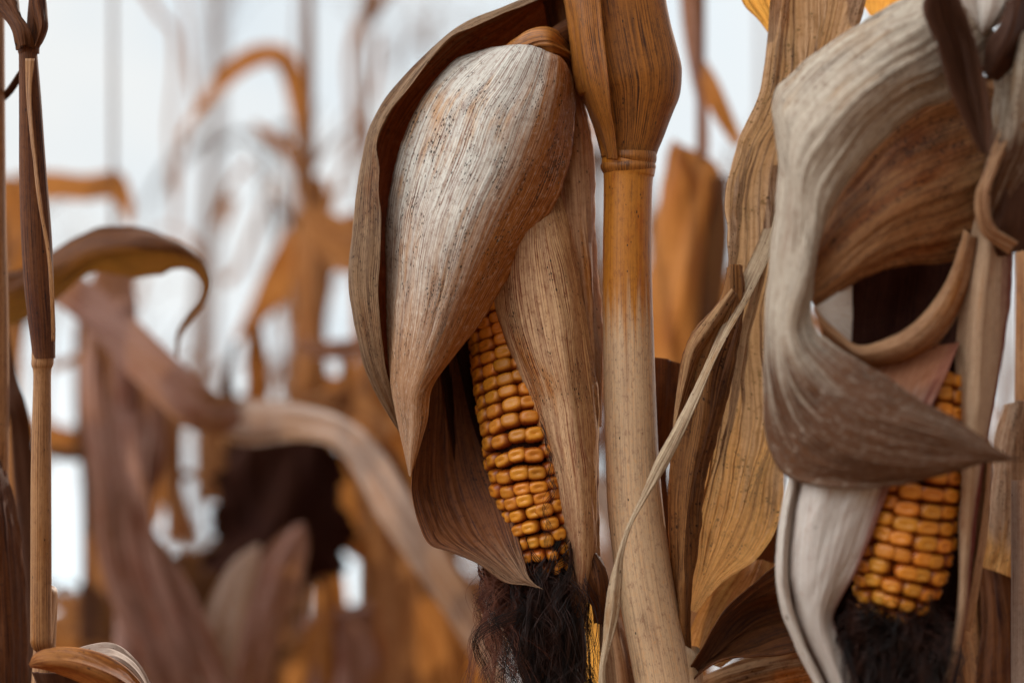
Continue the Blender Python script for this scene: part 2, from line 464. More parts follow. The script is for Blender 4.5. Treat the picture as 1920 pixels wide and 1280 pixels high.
M['mid_soft'] = leaf_mat('husk_speckled_brown', S(146, 104, 72), S(112, 66, 32), S(46, 24, 14), .55, .55, .5, 1.0, .08, seed=15, bump=.4, rib=2)
M['white_husk'] = leaf_mat('husk_white', S(150, 104, 80), S(124, 76, 56), S(110, 62, 46), .35, .35, .02, .05, .06, seed=16, side=(S(112, 72, 64), .82, 1.02), tip=(S(190, 180, 170), .10, .24, .12), bump=.3, rib=2.6)  # darker reddish-tan top carries the painted shade under the rim
M['white_strip'] = leaf_mat('husk_white_strip', S(190, 180, 170), S(176, 156, 140), S(140, 100, 78), .35, .35, .02, .05, .06, seed=27, bump=.3, rib=2.6)
M['rose_husk'] = leaf_mat('husk_rose', S(176, 146, 120), S(152, 114, 88), S(96, 54, 38), .5, .5, .02, .1, .08, seed=17, side=(S(92, 28, 20), .78, .98), bump=.4, rib=2)
M['far'] = leaf_mat('far_leaf', S(150, 104, 70), S(122, 70, 36), S(66, 34, 18), .55, .6, .1, .5, .22, seed=18, bump=.3, tcol=S(214, 150, 90))
M['far_pink'] = leaf_mat('far_leaf_pinkish', S(146, 112, 100), S(116, 72, 58), S(76, 38, 30), .5, .5, .1, .3, .12, seed=19, bump=.3)
M['far_orange'] = leaf_mat('far_leaf_orange', S(164, 110, 66), S(134, 80, 40), S(72, 38, 20), .6, .6, .1, .5, .28, seed=20, bump=.3, tcol=S(214, 144, 74))
M['far_dark'] = leaf_mat('far_leaf_dark', S(74, 44, 28), S(56, 32, 22), S(30, 18, 12), .5, .4, .1, .3, .06, seed=21, bump=.4)
M['far_pale'] = leaf_mat('far_leaf_pale', S(172, 150, 136), S(146, 114, 96), S(98, 66, 50), .5, .5, .1, .3, .12, seed=22, bump=.3)
M['far_stalk'] = leaf_mat('far_stalk', S(126, 82, 48), S(104, 62, 34), S(60, 34, 20), .5, .4, .1, .3, 0, seed=23, rough=.5)
M['left_sheath'] = leaf_mat('sheath_dark_red_brown', S(102, 62, 38), S(82, 46, 26), S(38, 20, 12), .5, .8, .05, .3, .03, seed=24, rib=1.6, bump=.8)
M['left_stalk'] = leaf_mat('stalk_light_brown', S(160, 118, 84), S(138, 92, 58), S(80, 46, 26), .5, .7, .05, .3, 0, seed=25, rib=1.8, rough=.5)

def silk_mat(name, a, b):
    T = NT(name)
    gi = T.n('ShaderNodeTexCoord')
    mpn = T.n('ShaderNodeMapping'); T.t.links.new(gi.outputs['Object'], mpn.inputs[0]); mpn.inputs['Scale'].default_value = (240, 240, 30)
    n = T.noise(mpn.outputs[0], 2)
    pr = T.n('ShaderNodeBsdfPrincipled')
    T.put(pr.inputs['Base Color'], T.mix(T.ramp(n, .4, .65), a, b)); pr.inputs['Roughness'].default_value = .55
    pr.inputs['Specular IOR Level'].default_value = .3
    T.t.links.new(pr.outputs[0], T.out.inputs[0])
    return T.m
M['silk'] = silk_mat('corn_silk_dark', S(24, 12, 9), S(58, 30, 20))
M['silk_red'] = silk_mat('corn_silk_red_brown', S(84, 42, 30), S(134, 80, 58))
M['silk_core'] = silk_mat('corn_silk_clot', S(18, 10, 8), S(34, 18, 13))

def kernel_mat(name, deep, body, crown):
    T = NT(name)
    at = T.n('ShaderNodeAttribute'); at.attribute_name = 'kc'
    cs = T.n('ShaderNodeSeparateColor'); T.t.links.new(at.outputs['Color'], cs.inputs[0])
    tcn = T.n('ShaderNodeTexCoord')
    mpn = T.n('ShaderNodeMapping'); T.t.links.new(tcn.outputs['Object'], mpn.inputs[0]); mpn.inputs['Scale'].default_value = (500, 500, 500)
    n = T.noise(mpn.outputs[0], 3, .6)
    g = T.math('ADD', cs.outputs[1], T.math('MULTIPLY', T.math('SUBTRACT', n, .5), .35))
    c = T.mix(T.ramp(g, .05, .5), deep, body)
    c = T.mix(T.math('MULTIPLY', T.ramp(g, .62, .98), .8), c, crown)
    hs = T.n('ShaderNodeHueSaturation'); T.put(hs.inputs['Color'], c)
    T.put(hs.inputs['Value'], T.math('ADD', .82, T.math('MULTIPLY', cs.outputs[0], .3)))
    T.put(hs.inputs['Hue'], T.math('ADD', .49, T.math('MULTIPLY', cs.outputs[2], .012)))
    pr = T.n('ShaderNodeBsdfPrincipled')
    T.put(pr.inputs['Base Color'], hs.outputs[0]); pr.inputs['Roughness'].default_value = .38
    pr.inputs['Specular IOR Level'].default_value = .4
    pr.inputs['Subsurface Weight'].default_value = .05
    pr.inputs['Subsurface Radius'].default_value = (.004, .002, .0007)
    pr.inputs['Subsurface Scale'].default_value = .6
    bp = T.n('ShaderNodeBump'); bp.inputs['Strength'].default_value = .25; bp.inputs['Distance'].default_value = .0004
    T.put(bp.inputs['Height'], n); T.put(pr.inputs['Normal'], bp.outputs[0])
    T.t.links.new(pr.outputs[0], T.out.inputs[0])
    return T.m
M['kernel'] = kernel_mat('kernel_amber', S(136, 66, 8), S(206, 130, 34), S(230, 176, 90))

def soil_mat():
    T = NT('soil')
    tcn = T.n('ShaderNodeTexCoord')
    n = T.n('ShaderNodeTexNoise'); T.t.links.new(tcn.outputs['Object'], n.inputs['Vector']); n.inputs['Scale'].default_value = 9; n.inputs['Detail'].default_value = 10
    pr = T.n('ShaderNodeBsdfPrincipled')
    T.put(pr.inputs['Base Color'], T.mix(T.ramp(n.outputs['Fac'], .35, .65), S(70, 50, 36), S(138, 104, 74))); pr.inputs['Roughness'].default_value = .95
    bp = T.n('ShaderNodeBump'); bp.inputs['Distance'].default_value = .05; T.put(bp.inputs['Height'], n.outputs['Fac']); T.put(pr.inputs['Normal'], bp.outputs[0])
    T.t.links.new(pr.outputs[0], T.out.inputs[0])
    return T.m

# ------------------------------------------------------------------ ground
def ground():
    xs = np.concatenate([-np.geomspace(600, 6, 14), np.linspace(-5, 5, 61), np.geomspace(6, 600, 14)])
    ys = np.concatenate([-np.geomspace(600, 4, 12), np.linspace(-3, 12, 91), np.geomspace(13, 800, 16)])
    X, Y = np.meshgrid(xs, ys)
    Z = 0.03 * np.sin(X * 8.3) * np.exp(-(X / 30) ** 2) + 0.012 * np.sin(Y * 5 + X * 3) + 0.01 * np.sin(Y * 13 - X * 7)
    Z = np.where((abs(X) > 8) | (abs(Y) > 14), 0, Z)
    V = np.stack([X, Y, Z], -1).reshape(-1, 3)
    ny, nx = X.shape
    idx = np.arange(nx * ny).reshape(ny, nx)
    f = np.stack([idx[:-1, :-1], idx[:-1, 1:], idx[1:, 1:], idx[1:, :-1]], -1).reshape(-1, 4)
    o = link_mesh('ground', V, f, soil_mat())
    o['kind'] = 'structure'
ground()

# ------------------------------------------------------------------ ears: kernels and silk
def kernels(name, axis, rad, d0, mat, parent, nrow=14, pitch=27.0, phase=0.0, seed=0, wk=None, round_from=0.75):
    """axis: (px,py,dmm) polyline, rad: radius px at those nodes (to the kernel crowns)."""
    rng = np.random.RandomState(seed)
    pts = np.array([P(a, b, d0 + c * 1e-3) for a, b, c in axis])
    rr = np.array(rad) * K * d0
    N = 400
    A = cr_interp(np.concatenate([pts, rr[:, None]], 1), N)
    c, R = A[:, :3], A[:, 3]
    L = np.concatenate([[0], np.cumsum(np.linalg.norm(np.diff(c, axis=0), axis=1))])
    tg = np.gradient(c, axis=0); tg /= np.linalg.norm(tg, axis=1, keepdims=True)
    # unit kernel
    nu_, nv_ = 18, 11
    th = np.linspace(0, 2 * math.pi, nu_, endpoint=False)
    ph = np.linspace(0.0, math.pi * 0.72, nv_)
    TH, PH = np.meshgrid(th, ph)
    sg = lambda v, e: np.sign(v) * np.abs(v) ** e
    e = 0.68
    X = sg(np.cos(TH), e) * np.sin(PH) ** 0.62
    Y = sg(np.sin(TH), e) * np.sin(PH) ** 0.62
    Z = np.cos(PH)
    rad_ = np.sqrt((X * 1.0) ** 2 + (Y * 1.25) ** 2)
    dent = np.exp(-((X / 0.5) ** 2 + (Y / 0.30) ** 2)) * np.clip(Z, 0, 1)
    idx = np.arange(nu_ * nv_).reshape(nv_, nu_)
    f0 = []
    for i in range(nv_ - 1):
        for j in range(nu_):
            j2 = (j + 1) % nu_
            f0.append([idx[i, j], idx[i + 1, j], idx[i + 1, j2], idx[i, j2]])
    f0 = np.array(f0)
    V, F, C, n0 = [], [], [], 0
    step = pitch * K * d0
    for r in range(nrow):
        a0 = 2 * math.pi * r / nrow + phase
        s = step * (0.3 + .16 * (r % 2) + rng.uniform(-.06, .06))
        while s < L[-1] - 0.0005:
            i = int(np.searchsorted(L, s)); i = min(i, N - 1)
            t = s / L[-1]
            ang = a0 + rng.normal(0, .035) * (1 + 2 * (t > round_from))
            ref = np.array([1.0, 0, 0]); ref = ref - tg[i] * (tg[i] @ ref); ref /= np.linalg.norm(ref)
            bb = np.cross(tg[i], ref)
            out = ref * math.cos(ang) + bb * math.sin(ang)
            acr = np.cross(tg[i], out)
            hw = math.pi * R[i] / nrow * 1.09
            hl = step * 0.545
            hw = max(hw, step * .42)
            rd = np.clip((t - round_from) / (1 - round_from), 0, 1)
            jw, jl = rng.uniform(.92, 1.05, 2)
            big = 1 - .15 * rd
            dn = (0.30 if rng.rand() < .8 else .12) * (1 - .8 * rd) * rng.uniform(.6, 1.2)
            x = X * hw * jw * (1 - .12 * rd); y = Y * hl * jl * big
            zz = (Z * 0.0042 - dent * dn * 0.0040) * rng.uniform(.93, 1.07)
            q = c[i] + out * (R[i] - 0.0042 + rng.normal(0, .0004)) + 0
            # slope of the ear surface
            sl = (R[min(i + 4, N - 1)] - R[max(i - 4, 0)]) / max(L[min(i + 4, N - 1)] - L[max(i - 4, 0)], 1e-6)
            al = tg[i] + out * np.clip(sl, -1.6, 1.6); al /= np.linalg.norm(al)
            nn = np.cross(acr, al); nn = nn if nn @ out > 0 else -nn
            tilt = rng.normal(0, .06)
            acr2 = acr * math.cos(tilt) + al * math.sin(tilt); al2 = al * math.cos(tilt) - acr * math.sin(tilt)
            vv = q[None, None] + x[..., None] * acr2 + y[..., None] * al2 + zz[..., None] * nn
            V.append(vv.reshape(-1, 3)); F.append(f0 + n0); n0 += nu_ * nv_
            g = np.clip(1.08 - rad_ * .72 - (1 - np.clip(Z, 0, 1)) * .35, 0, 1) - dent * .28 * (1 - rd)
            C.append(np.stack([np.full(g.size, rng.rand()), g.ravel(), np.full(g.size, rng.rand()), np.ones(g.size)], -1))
            s += step * rng.uniform(.95, 1.04) * (1 - .1 * rd)
    o = link_mesh(name, np.concatenate(V), np.concatenate(F), mat, parent)
    ca = o.data.color_attributes.new('kc', 'FLOAT_COLOR', 'POINT')
    ca.data.foreach_set('color', np.concatenate(C).astype(np.float32).ravel())
    # the cob itself under the kernels
    tube3('cob', pts, [max(q - 0.0052, 0.002) for q in rr], M['shade_dark_husk'], parent, ns=20, nv=40, cap=True)
    return o

def silk_bundle(name, starts, ends, d0, n, mat, parent, seed=0, r=(.09, .17), wav=9, mids=None, nseg=34):
    """strands from a start box to an end box: each box is (x0,x1,y0,y1,dmm0,dmm1)."""
    rng = np.random.RandomState(seed)
    paths, rad = [], []
    rb = lambda b: np.array([rng.uniform(b[0], b[1]), rng.uniform(b[2], b[3]), rng.uniform(b[4], b[5])])
    gd = None
    for q_ in range(n):
        t = np.linspace(0, 1, nseg)
        if gd is None or rng.rand() < 1 / 6:              # strands cling together in strings
            seq = [rb(starts)]
            if mids:
                for m_ in mids: seq.append(rb(m_))
            seq.append(rb(ends))
            gd = cr_interp(np.array(seq), nseg)
            for ax, am in ((0, wav * 1.3), (1, wav * .4), (2, wav * .2)):
                for q in range(3):
                    gd[:, ax] += am * rng.uniform(.2, .9) / (q + 1) * np.sin(t * rng.uniform(2, 8) * (q + 1) + rng.uniform(0, 6.3)) * np.clip(t * 4, 0, 1)
        sp = 1 + 4 * t[:, None] * rng.uniform(.2, 1.2)
        p = gd + rng.normal(0, 1, (1, 3)) * np.array([1, .6, .25]) * sp + np.array([0, 1, 0]) * rng.normal(0, 10)
        for ax, am in ((0, wav * .28), (1, wav * .18), (2, wav * .08)):
            for q in range(4):
                p[:, ax] += am * rng.uniform(.1, .7) / (q + 1) * np.sin(t * rng.uniform(2, 9) * (q + 1) + rng.uniform(0, 6.3)) * np.clip(t * 4, 0, 1)
        paths.append([P(a, b, d0 + c_ * 1e-3) for a, b, c_ in p])
        rad.append(rng.uniform(*r) * 1e-3)
    return strands(name, paths, rad, mat, parent)

# ================================================================== MAIN PLANT
D = 0.90
gx, gy = P(1235, 1280, D)[0], P(1235, 1280, D)[1]
main = empty('corn_plant', (gx + .01, gy + .03, 0), 'sharp corn plant with thick amber stalk and a pale spotted ear hanging beside it', 'corn plant')
tube('stalk', [(1178, 296, 0, 49), (1178, 306, 0, 50), (1179, 314, 0, 50), (1179, 322, 0, 49), (1178, 335, 0, 46.5), (1177, 380, 0, 45.5), (1176, 500, 0, 46), (1178, 620, 0, 47.5),
               (1181, 740, 0, 49), (1185, 850, 0, 50), (1191, 950, 0, 52), (1203, 1050, 0, 53), (1218, 1140, 0, 53), (1235, 1230, 0, 53), (1250, 1310, 0, 54), (1270, 1420, 0, 56)],
     D, M['stalk'], main, ext=[((gx + .012, gy + .02, .35), .0145), ((gx + .01, gy + .03, -.02), .016)], ns=48, nv=260, groove=.05, seed=1)
tube('node_ring', [(1179, 286, 0, 51), (1179, 295, 0, 52.5), (1178.5, 301, 0, 51), (1178, 304, 0, 49), (1178, 308, 0, 51), (1178, 313, 0, 52), (1178, 319, 0, 50.5), (1178, 328, 0, 45)], D, M['sheath'], main, ns=48, nv=80, lump=.008)
tube('leaf_sheath', [(1120, -420, 0, 90), (1135, -200, 0, 98), (1149, -60, 0, 101), (1154, 0, 0, 98), (1163, 60, 0, 98), (1172, 110, 0, 100), (1180, 148, 0, 99.5), (1184, 172, 0, 92), (1184, 200, 0, 81),
                     (1183, 240, 0, 66), (1180, 275, 0, 55), (1178, 299, 0, 50)], D, M['sheath'], main, ns=64, nv=200, lump=.02, seed=3, squash=.75)
sheet('leaf_sheath', [
    [(1030, -160, 6), (1062, -160, -20), (1112, -160, -27)],
    [(1048, -60, 6), (1072, -60, -19), (1120, -60, -25.5)],
    [(1056, 0, 5), (1080, 0, -19), (1126, 0, -25)],
    [(1070, 80, 4), (1092, 80, -18), (1132, 80, -25)],
    [(1082, 150, 3), (1106, 150, -18), (1140, 150, -24.5)],
    [(1101, 205, 3), (1120, 205, -15), (1146, 205, -20.5)],
    [(1117, 245, 3), (1132, 245, -12), (1152, 245, -16.5)],
    [(1127, 282, 3), (1140, 282, -10), (1156, 282, -13.8)],
    [(1130, 298, 3), (1142, 298, -9), (1158, 298, -13)]],
    D, M['sheath'], main, nu=26, nv=110, wr=.5, pleat=.35, edge=.7, seed=35, thick=.4, label='loose outer margin of the brown sheath')
tube('upper_stalk', [(1110, -400, 0, 50), (1090, -1100, 20, 46), (1080, -1900, 60, 36), (1075, -2600, 100, 14)], D, M['stalk'], main, ns=24, nv=60)

ear = empty('ear', (0, 0, 0), None, None)
ear.parent = main
ear.location = -np.array(main.location) + P(1000, 600, D)

# hood husk
sheet('husk', [
    [(940, 92, 12), (972, 84, 6), (1006, 86, 2), (1040, 98, 4), (1056, 118, 10)],
    [(915, 90, 6), (955, 88, -10), (1002, 96, -17), (1044, 112, -12), (1070, 136, 3)],
    [(853, 112, 6), (915, 135, -17), (975, 158, -25), (1035, 168, -20), (1081, 172, 2)],
    [(801, 170, 6), (870, 195, -20), (940, 220, -32), (1020, 235, -25), (1080, 230, 0)],
    [(760, 250, 6), (835, 280, -22), (910, 305, -35), (995, 310, -28), (1069, 305, -2)],
    [(737, 330, 5), (805, 362, -22), (875, 385, -36), (955, 390, -30), (1041, 380, -5)],
    [(724, 410, 4), (785, 440, -22), (850, 462, -35), (920, 465, -30), (1000, 443, -8)],
    [(722, 500, 3), (775, 528, -20), (830, 545, -32), (885, 545, -28), (955, 515, -10)],
    [(721, 580, 2), (765, 605, -18), (810, 618, -28), (855, 615, -25), (905, 600, -12)],
    [(724, 650, 0), (757, 672, -15), (790, 680, -24), (825, 678, -22), (858, 658, -14)],
    [(733, 725, -2), (752, 737, -13), (773, 742, -20), (792, 738, -20), (812, 722, -16)],
    [(745, 785, -4), (758, 795, -11), (773, 800, -17), (788, 795, -18), (802, 785, -16)],
    [(757, 840, -6), (762, 845, -10), (770, 850, -14), (779, 847, -15), (787, 838, -15)],
    [(767, 890, -8), (768, 892, -9), (769, 894, -10), (770, 892, -11), (772, 888, -11)]],
    D, M['hood'], ear, nu=70, nv=260, wr=.7, pleat=.3, edge=1.0, seed=1, label='large pale spotted outer husk curving to a point')
# outer left husk
sheet('husk', [
    [(1060, -22, 2), (1050, -32, 8), (1080, -20, 25), (1120, -10, 30)],
    [(1005, 2, 0), (997, -8, 8), (1030, 20, 26), (1080, 50, 30)],
    [(943, 30, 0), (935, 19, 8), (975, 70, 28), (1050, 110, 30)],
    [(882, 62, -1), (873, 45, 8), (925, 110, 30), (1010, 165, 32)],
    [(836, 90, -2), (822, 82, 8), (880, 150, 32), (980, 220, 35)],
    [(764, 168, -4), (750, 157, 8), (810, 225, 35), (930, 290, 40)],
    [(712, 245, -6), (702, 238, 8), (765, 295, 38), (900, 340, 45)],
    [(711, 330, -10), (678, 335, 6), (745, 370, 38), (880, 400, 45)],
    [(714, 430, -12), (661, 432, 2), (740, 455, 36), (860, 480, 42)],
    [(707, 520, -12), (652, 520, 0), (738, 540, 34), (850, 560, 40)],
    [(713, 610, -10), (666, 620, 0), (742, 640, 30), (850, 650, 35)],
    [(724, 690, -4), (689, 705, 2), (752, 730, 25), (830, 740, 30)],
    [(745, 770, 5), (728, 778, 6), (762, 800, 15), (800, 810, 20)],
    [(754, 812, 10), (752, 814, 10), (767, 830, 14), (790, 840, 16)]],
    D, M['outer'], ear, nu=60, nv=200, wr=.8, pleat=.7, edge=1.2, seed=2, label='outer left husk folded along its rim, dark brown inside')
# right husk over the kernels
sheet('husk', [
    [(960, 330, 12), (990, 330, 8), (1020, 330, 8), (1042, 335, 12)],
    [(935, 440, 5), (975, 440, -12), (1030, 440, -14), (1068, 440, 0)],
    [(925, 520, 5), (975, 520, -15), (1045, 520, -18), (1090, 520, 0)],
    [(932, 590, 3), (985, 595, -16), (1060, 598, -20), (1105, 600, 0)],
    [(955, 665, 0), (1005, 670, -17), (1070, 675, -22), (1114, 680, 0)],
    [(985, 738, -3), (1030, 745, -18), (1080, 750, -22), (1120, 760, 0)],
    [(1008, 815, -5), (1045, 825, -18), (1088, 832, -22), (1124, 850, 0)],
    [(1030, 890, -5), (1060, 900, -17), (1095, 910, -20), (1127, 930, 0)],
    [(1046, 965, -4), (1070, 975, -14), (1100, 985, -17), (1128, 1000, 0)],
    [(1057, 1035, -3), (1078, 1050, -10), (1100, 1058, -12), (1124, 1062, 0)],
    [(1062, 1100, 0), (1078, 1112, -5), (1092, 1115, -6), (1110, 1105, 0)],
    [(1068, 1150, 4), (1076, 1156, 2), (1084, 1157, 2), (1092, 1150, 4)]],
    D, M['right_husk'], ear, nu=60, nv=220, wr=.8, pleat=.3, edge=.9, seed=3, label='cream streaked husk covering the right of the kernels')
# husk behind, next to the stalk
sheet('husk', [
    [(1010, 60, 26), (1040, 60, 22), (1062, 70, 22)],
    [(1010, 120, 26), (1050, 130, 20), (1090, 165, 20)],
    [(1020, 220, 24), (1080, 225, 12), (1108, 240, 16)],
    [(1030, 330, 18), (1088, 330, 5), (1118, 330, 13)],
    [(1045, 430, 10), (1092, 430, -2), (1119, 430, 12)],
    [(1065, 530, 8), (1103, 530, -3), (1123, 530, 10)],
    [(1085, 630, 6), (1112, 630, -2), (1128, 630, 10)],
    [(1100, 720, 8), (1118, 720, 2), (1128, 720, 10)],
    [(1112, 800, 12), (1120, 800, 8), (1127, 800, 12)]],
    D, M['back_husk'], ear, nu=30, nv=120, wr=.7, pleat=.6, edge=.8, seed=4)
# lower left flap
sheet('husk', [
    [(790, 690, 10), (815, 670, 22), (845, 655, 28), (870, 640, 30)],
    [(781, 770, 2), (815, 755, 18), (850, 740, 26), (885, 720, 26)],
    [(771, 860, -5), (810, 845, 12), (860, 830, 20), (905, 805, 20)],
    [(769, 920, -10), (812, 912, 6), (872, 895, 12), (930, 868, 12)],
    [(786, 985, -14), (830, 972, -3), (892, 952, 4), (957, 925, 5)],
    [(808, 1026, -18), (855, 1008, -9), (912, 998, -4), (970, 980, -2)],
    [(850, 1040, -18), (890, 1034, -14), (932, 1028, -10), (976, 1025, -8)],
    [(900, 1060, -18), (930, 1061, -17), (957, 1059, -14), (984, 1055, -12)],
    [(945, 1090, -17), (963, 1086, -17), (977, 1082, -16), (990, 1078, -15)],
    [(985, 1096, -16), (990, 1095, -16), (996, 1094, -16), (1001, 1093, -16)],
    [(1017, 1103, -16), (1017, 1103.5, -16), (1018, 1104, -16), (1018, 1104.5, -16)]],
    D, M['flap'], ear, nu=56, nv=180, wr=1.1, pleat=.7, edge=.8, seed=5, label='brown lower husk opened out to the left with a pointed tip')
# thin inner husk edge along the kernels
sheet('husk', [
    [(850, 640, 24), (870, 640, 26), (890, 640, 26)],
    [(862, 700, 14), (878, 700, 22), (892, 700, 24)],
    [(880, 770, 10), (892, 770, 18), (900, 765, 22)],
    [(905, 840, 6), (914, 838, 12), (920, 835, 18)],
    [(932, 890, 3), (940, 888, 8), (946, 885, 14)],
    [(955, 935, 2), (960, 933, 6), (964, 930, 10)]],
    D, M['shade_dark_husk'], ear, nu=12, nv=60, wr=.4, pleat=.3, edge=.5, seed=6)
# inner husk cupping the cob from behind
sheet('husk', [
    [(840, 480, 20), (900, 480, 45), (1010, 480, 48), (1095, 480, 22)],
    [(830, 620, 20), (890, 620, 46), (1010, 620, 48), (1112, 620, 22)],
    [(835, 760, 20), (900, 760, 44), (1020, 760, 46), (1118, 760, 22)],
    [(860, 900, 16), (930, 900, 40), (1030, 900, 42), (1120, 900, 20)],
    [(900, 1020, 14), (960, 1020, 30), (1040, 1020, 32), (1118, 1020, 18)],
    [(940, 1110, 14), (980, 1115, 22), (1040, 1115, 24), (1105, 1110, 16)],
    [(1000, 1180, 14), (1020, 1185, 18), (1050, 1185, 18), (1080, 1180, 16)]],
    D, M['shade_dark_husk'], ear, nu=30, nv=80, wr=.8, pleat=.6, edge=1, seed=7)
# small dry scraps at the ear tip, right
sheet('husk', [
    [(1092, 1045, -2), (1106, 1036, -8), (1118, 1040, -4)],
    [(1096, 1075, -6), (1115, 1062, -12), (1136, 1075, -6)],
    [(1106, 1105, -4), (1122, 1098, -12), (1142, 1110, -4)],
    [(1112, 1135, 2), (1124, 1135, -6), (1138, 1140, 0)],
    [(1114, 1168, 6), (1122, 1168, 0), (1130, 1168, 4)]],
    D, M['leaf_dark'], ear, nu=20, nv=50, wr=1.2, pleat=.6, edge=1.2, seed=8)
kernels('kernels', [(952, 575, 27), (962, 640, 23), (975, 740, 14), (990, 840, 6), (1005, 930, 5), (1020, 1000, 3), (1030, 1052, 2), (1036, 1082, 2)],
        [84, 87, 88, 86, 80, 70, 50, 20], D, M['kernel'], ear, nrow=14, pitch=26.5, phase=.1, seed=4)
sheet('husk', [
    [(925, 96, 12), (940, 104, 6), (955, 120, 6)],
    [(962, 78, 10), (974, 90, -6), (988, 115, 2)],
    [(990, 58, 8), (1004, 76, -9), (1018, 115, -1)],
    [(1018, 52, 8), (1032, 74, -10), (1042, 120, -1)],
    [(1040, 60, 10), (1052, 84, -4), (1062, 124, 4)],
    [(1062, 78, 14), (1070, 98, 4), (1078, 130, 8)]],
    D, M['sheath'], ear, nu=24, nv=60, wr=1.4, pleat=.9, edge=.8, seed=10)
tube('shank', [(1035, 78, 6, 24), (1062, 62, 10, 26), (1090, 40, 14, 26), (1120, 0, 14, 24)], D, M['leaf_dark'], ear, ns=24, nv=40, lump=.06, cap=True)
# silk: dark clot, trailing strands, loose reddish threads
silk_bundle('silk', (985, 1075, 1000, 1060, -14, 14), (950, 1150, 1290, 1420, -18, 22), D, 620, M['silk'], ear, seed=1, wav=14, r=(.10, .22), mids=[(955, 1120, 1100, 1190, -16, 18)])
silk_bundle('silk', (885, 1010, 1050, 1095, -8, 8), (870, 1040, 1200, 1340, -20, 8), D, 260, M['silk_red'], ear, seed=2, wav=22, r=(.09, .16), mids=[(905, 960, 1120, 1180, -10, 6)])
silk_bundle('silk', (940, 1040, 1060, 1100, -12, 6), (915, 1090, 1230, 1340, -18, 10), D, 300, M['silk'], ear, seed=3, wav=34, r=(.09, .18), mids=[(920, 1060, 1130, 1190, -16, 10)])
silk_bundle('silk', (965, 1015, 690, 880, -20, -16), (1000, 1045, 960, 1060, -18, -14), D, 12, M['silk'], ear, seed=4, wav=16, r=(.07, .11))
tube('silk_clot', [(1030, 1040, 8, 12), (1038, 1090, 8, 26), (1050, 1150, 8, 38), (1056, 1220, 8, 38), (1056, 1300, 8, 30), (1052, 1380, 8, 20), (1052, 1430, 6, 6)], D, M['silk_core'], ear, ns=24, nv=50, lump=.12, cap=True)
sheet('husk', [
    [(900, 1040, 16), (940, 1050, 22), (980, 1060, 22)],
    [(905, 1090, 12), (950, 1100, 20), (1000, 1105, 22)],
    [(930, 1150, 10), (965, 1155, 18), (1010, 1160, 20)],
    [(955, 1210, 10), (985, 1215, 16), (1020, 1220, 18)],
    [(985, 1290, 12), (1005, 1290, 14), (1030, 1290, 16)]],
    D, M['flap'], ear, nu=20, nv=50, wr=1, pleat=.7, edge=1, seed=9)

# --- leaves of the main plant
sheet('leaf', [   # dark strip behind the ear's top
    [(1000, -60, 22), (1040, -60, 10), (1085, -60, 4)],
    [(1018, 0, 22), (1045, 0, 12), (1075, 0, 6)],
    [(1032, 60, 24), (1060, 70, 14), (1090, 80, 8)],
    [(1050, 110, 26), (1080, 130, 16), (1105, 150, 12)],
    [(1080, 170, 28), (1098, 190, 20), (1115, 210, 16)]],
    D, M['leaf_dark'], main, nu=20, nv=50, seed=21, wr=.8)
band('leaf', [(1470, 300, 40, 30, 30), (1450, 420, 25, 36, 30), (1400, 540, 0, 40, 45), (1345, 650, -18, 30, 60), (1302, 745, -26, 26, 50), (1272, 808, -30, 24, 30), (1240, 868, -34, 26, 20), (1208, 930, -38, 15, 30),
              (1180, 985, -40, 11, 40), (1163, 1040, -40, 14, 20), (1154, 1095, -38, 24, 10), (1147, 1150, -36, 26, 10), (1138, 1205, -34, 17, 30), (1130, 1250, -32, 12, 40), (1130, 1300, -30, 14, 20), (1135, 1380, -28, 18, 0)],
     D, M['ribbon'], main, nu=14, nv=260, wr=.4, pleat=.2, edge=.5, seed=22, cup=.5, thick=.5, label='thin twisted pale leaf strip crossing the stalk')
# golden broad leaf, upper part behind the right-hand ear, backlit gold of the lower fan put into its colour
sheet('leaf', [
    [(1478, -260, 20), (1530, -260, 30), (1600, -260, 35), (1660, -260, 30)],
    [(1460, -60, 20), (1505, -60, 30), (1565, -60, 35), (1640, -60, 30)],
    [(1448, 60, 20), (1492, 60, 32), (1545, 60, 38), (1612, 40, 35)],
    [(1426, 165, 18), (1470, 168, 30), (1520, 165, 38), (1580, 150, 40)],
    [(1386, 262, 15), (1430, 270, 28), (1480, 280, 36), (1540, 280, 42)],
    [(1364, 350, 12), (1410, 360, 25), (1460, 370, 34), (1520, 380, 42)],
    [(1358, 440, 10), (1400, 450, 22), (1450, 465, 32), (1520, 480, 40)],
    [(1352, 540, 6), (1390, 555, 18), (1440, 570, 30), (1510, 590, 38)],
    [(1335, 620, 4), (1378, 640, 16), (1430, 670, 28), (1500, 700, 35)],
    [(1318, 700, 4), (1364, 730, 14), (1424, 770, 24), (1495, 800, 33)],
    [(1308, 790, 4), (1350, 825, 12), (1410, 865, 20), (1480, 890, 30)],
    [(1303, 880, 6), (1340, 915, 12), (1395, 950, 16), (1458, 970, 22)],
    [(1298, 970, 8), (1325, 995, 10), (1365, 1020, 14), (1415, 1045, 16)],
    [(1295, 1060, 10), (1310, 1070, 10), (1330, 1082, 12), (1352, 1092, 12)],
    [(1284, 1140, 12), (1290, 1142, 12), (1298, 1145, 12), (1306, 1148, 12)]],
    D, M['leaf_painted_glow'], main, nu=90, nv=260, wr=2.8, pleat=2.4, edge=1.0, seed=23, thick=.0, label='broad tan leaf fanning out at its base, backlit gold painted in')
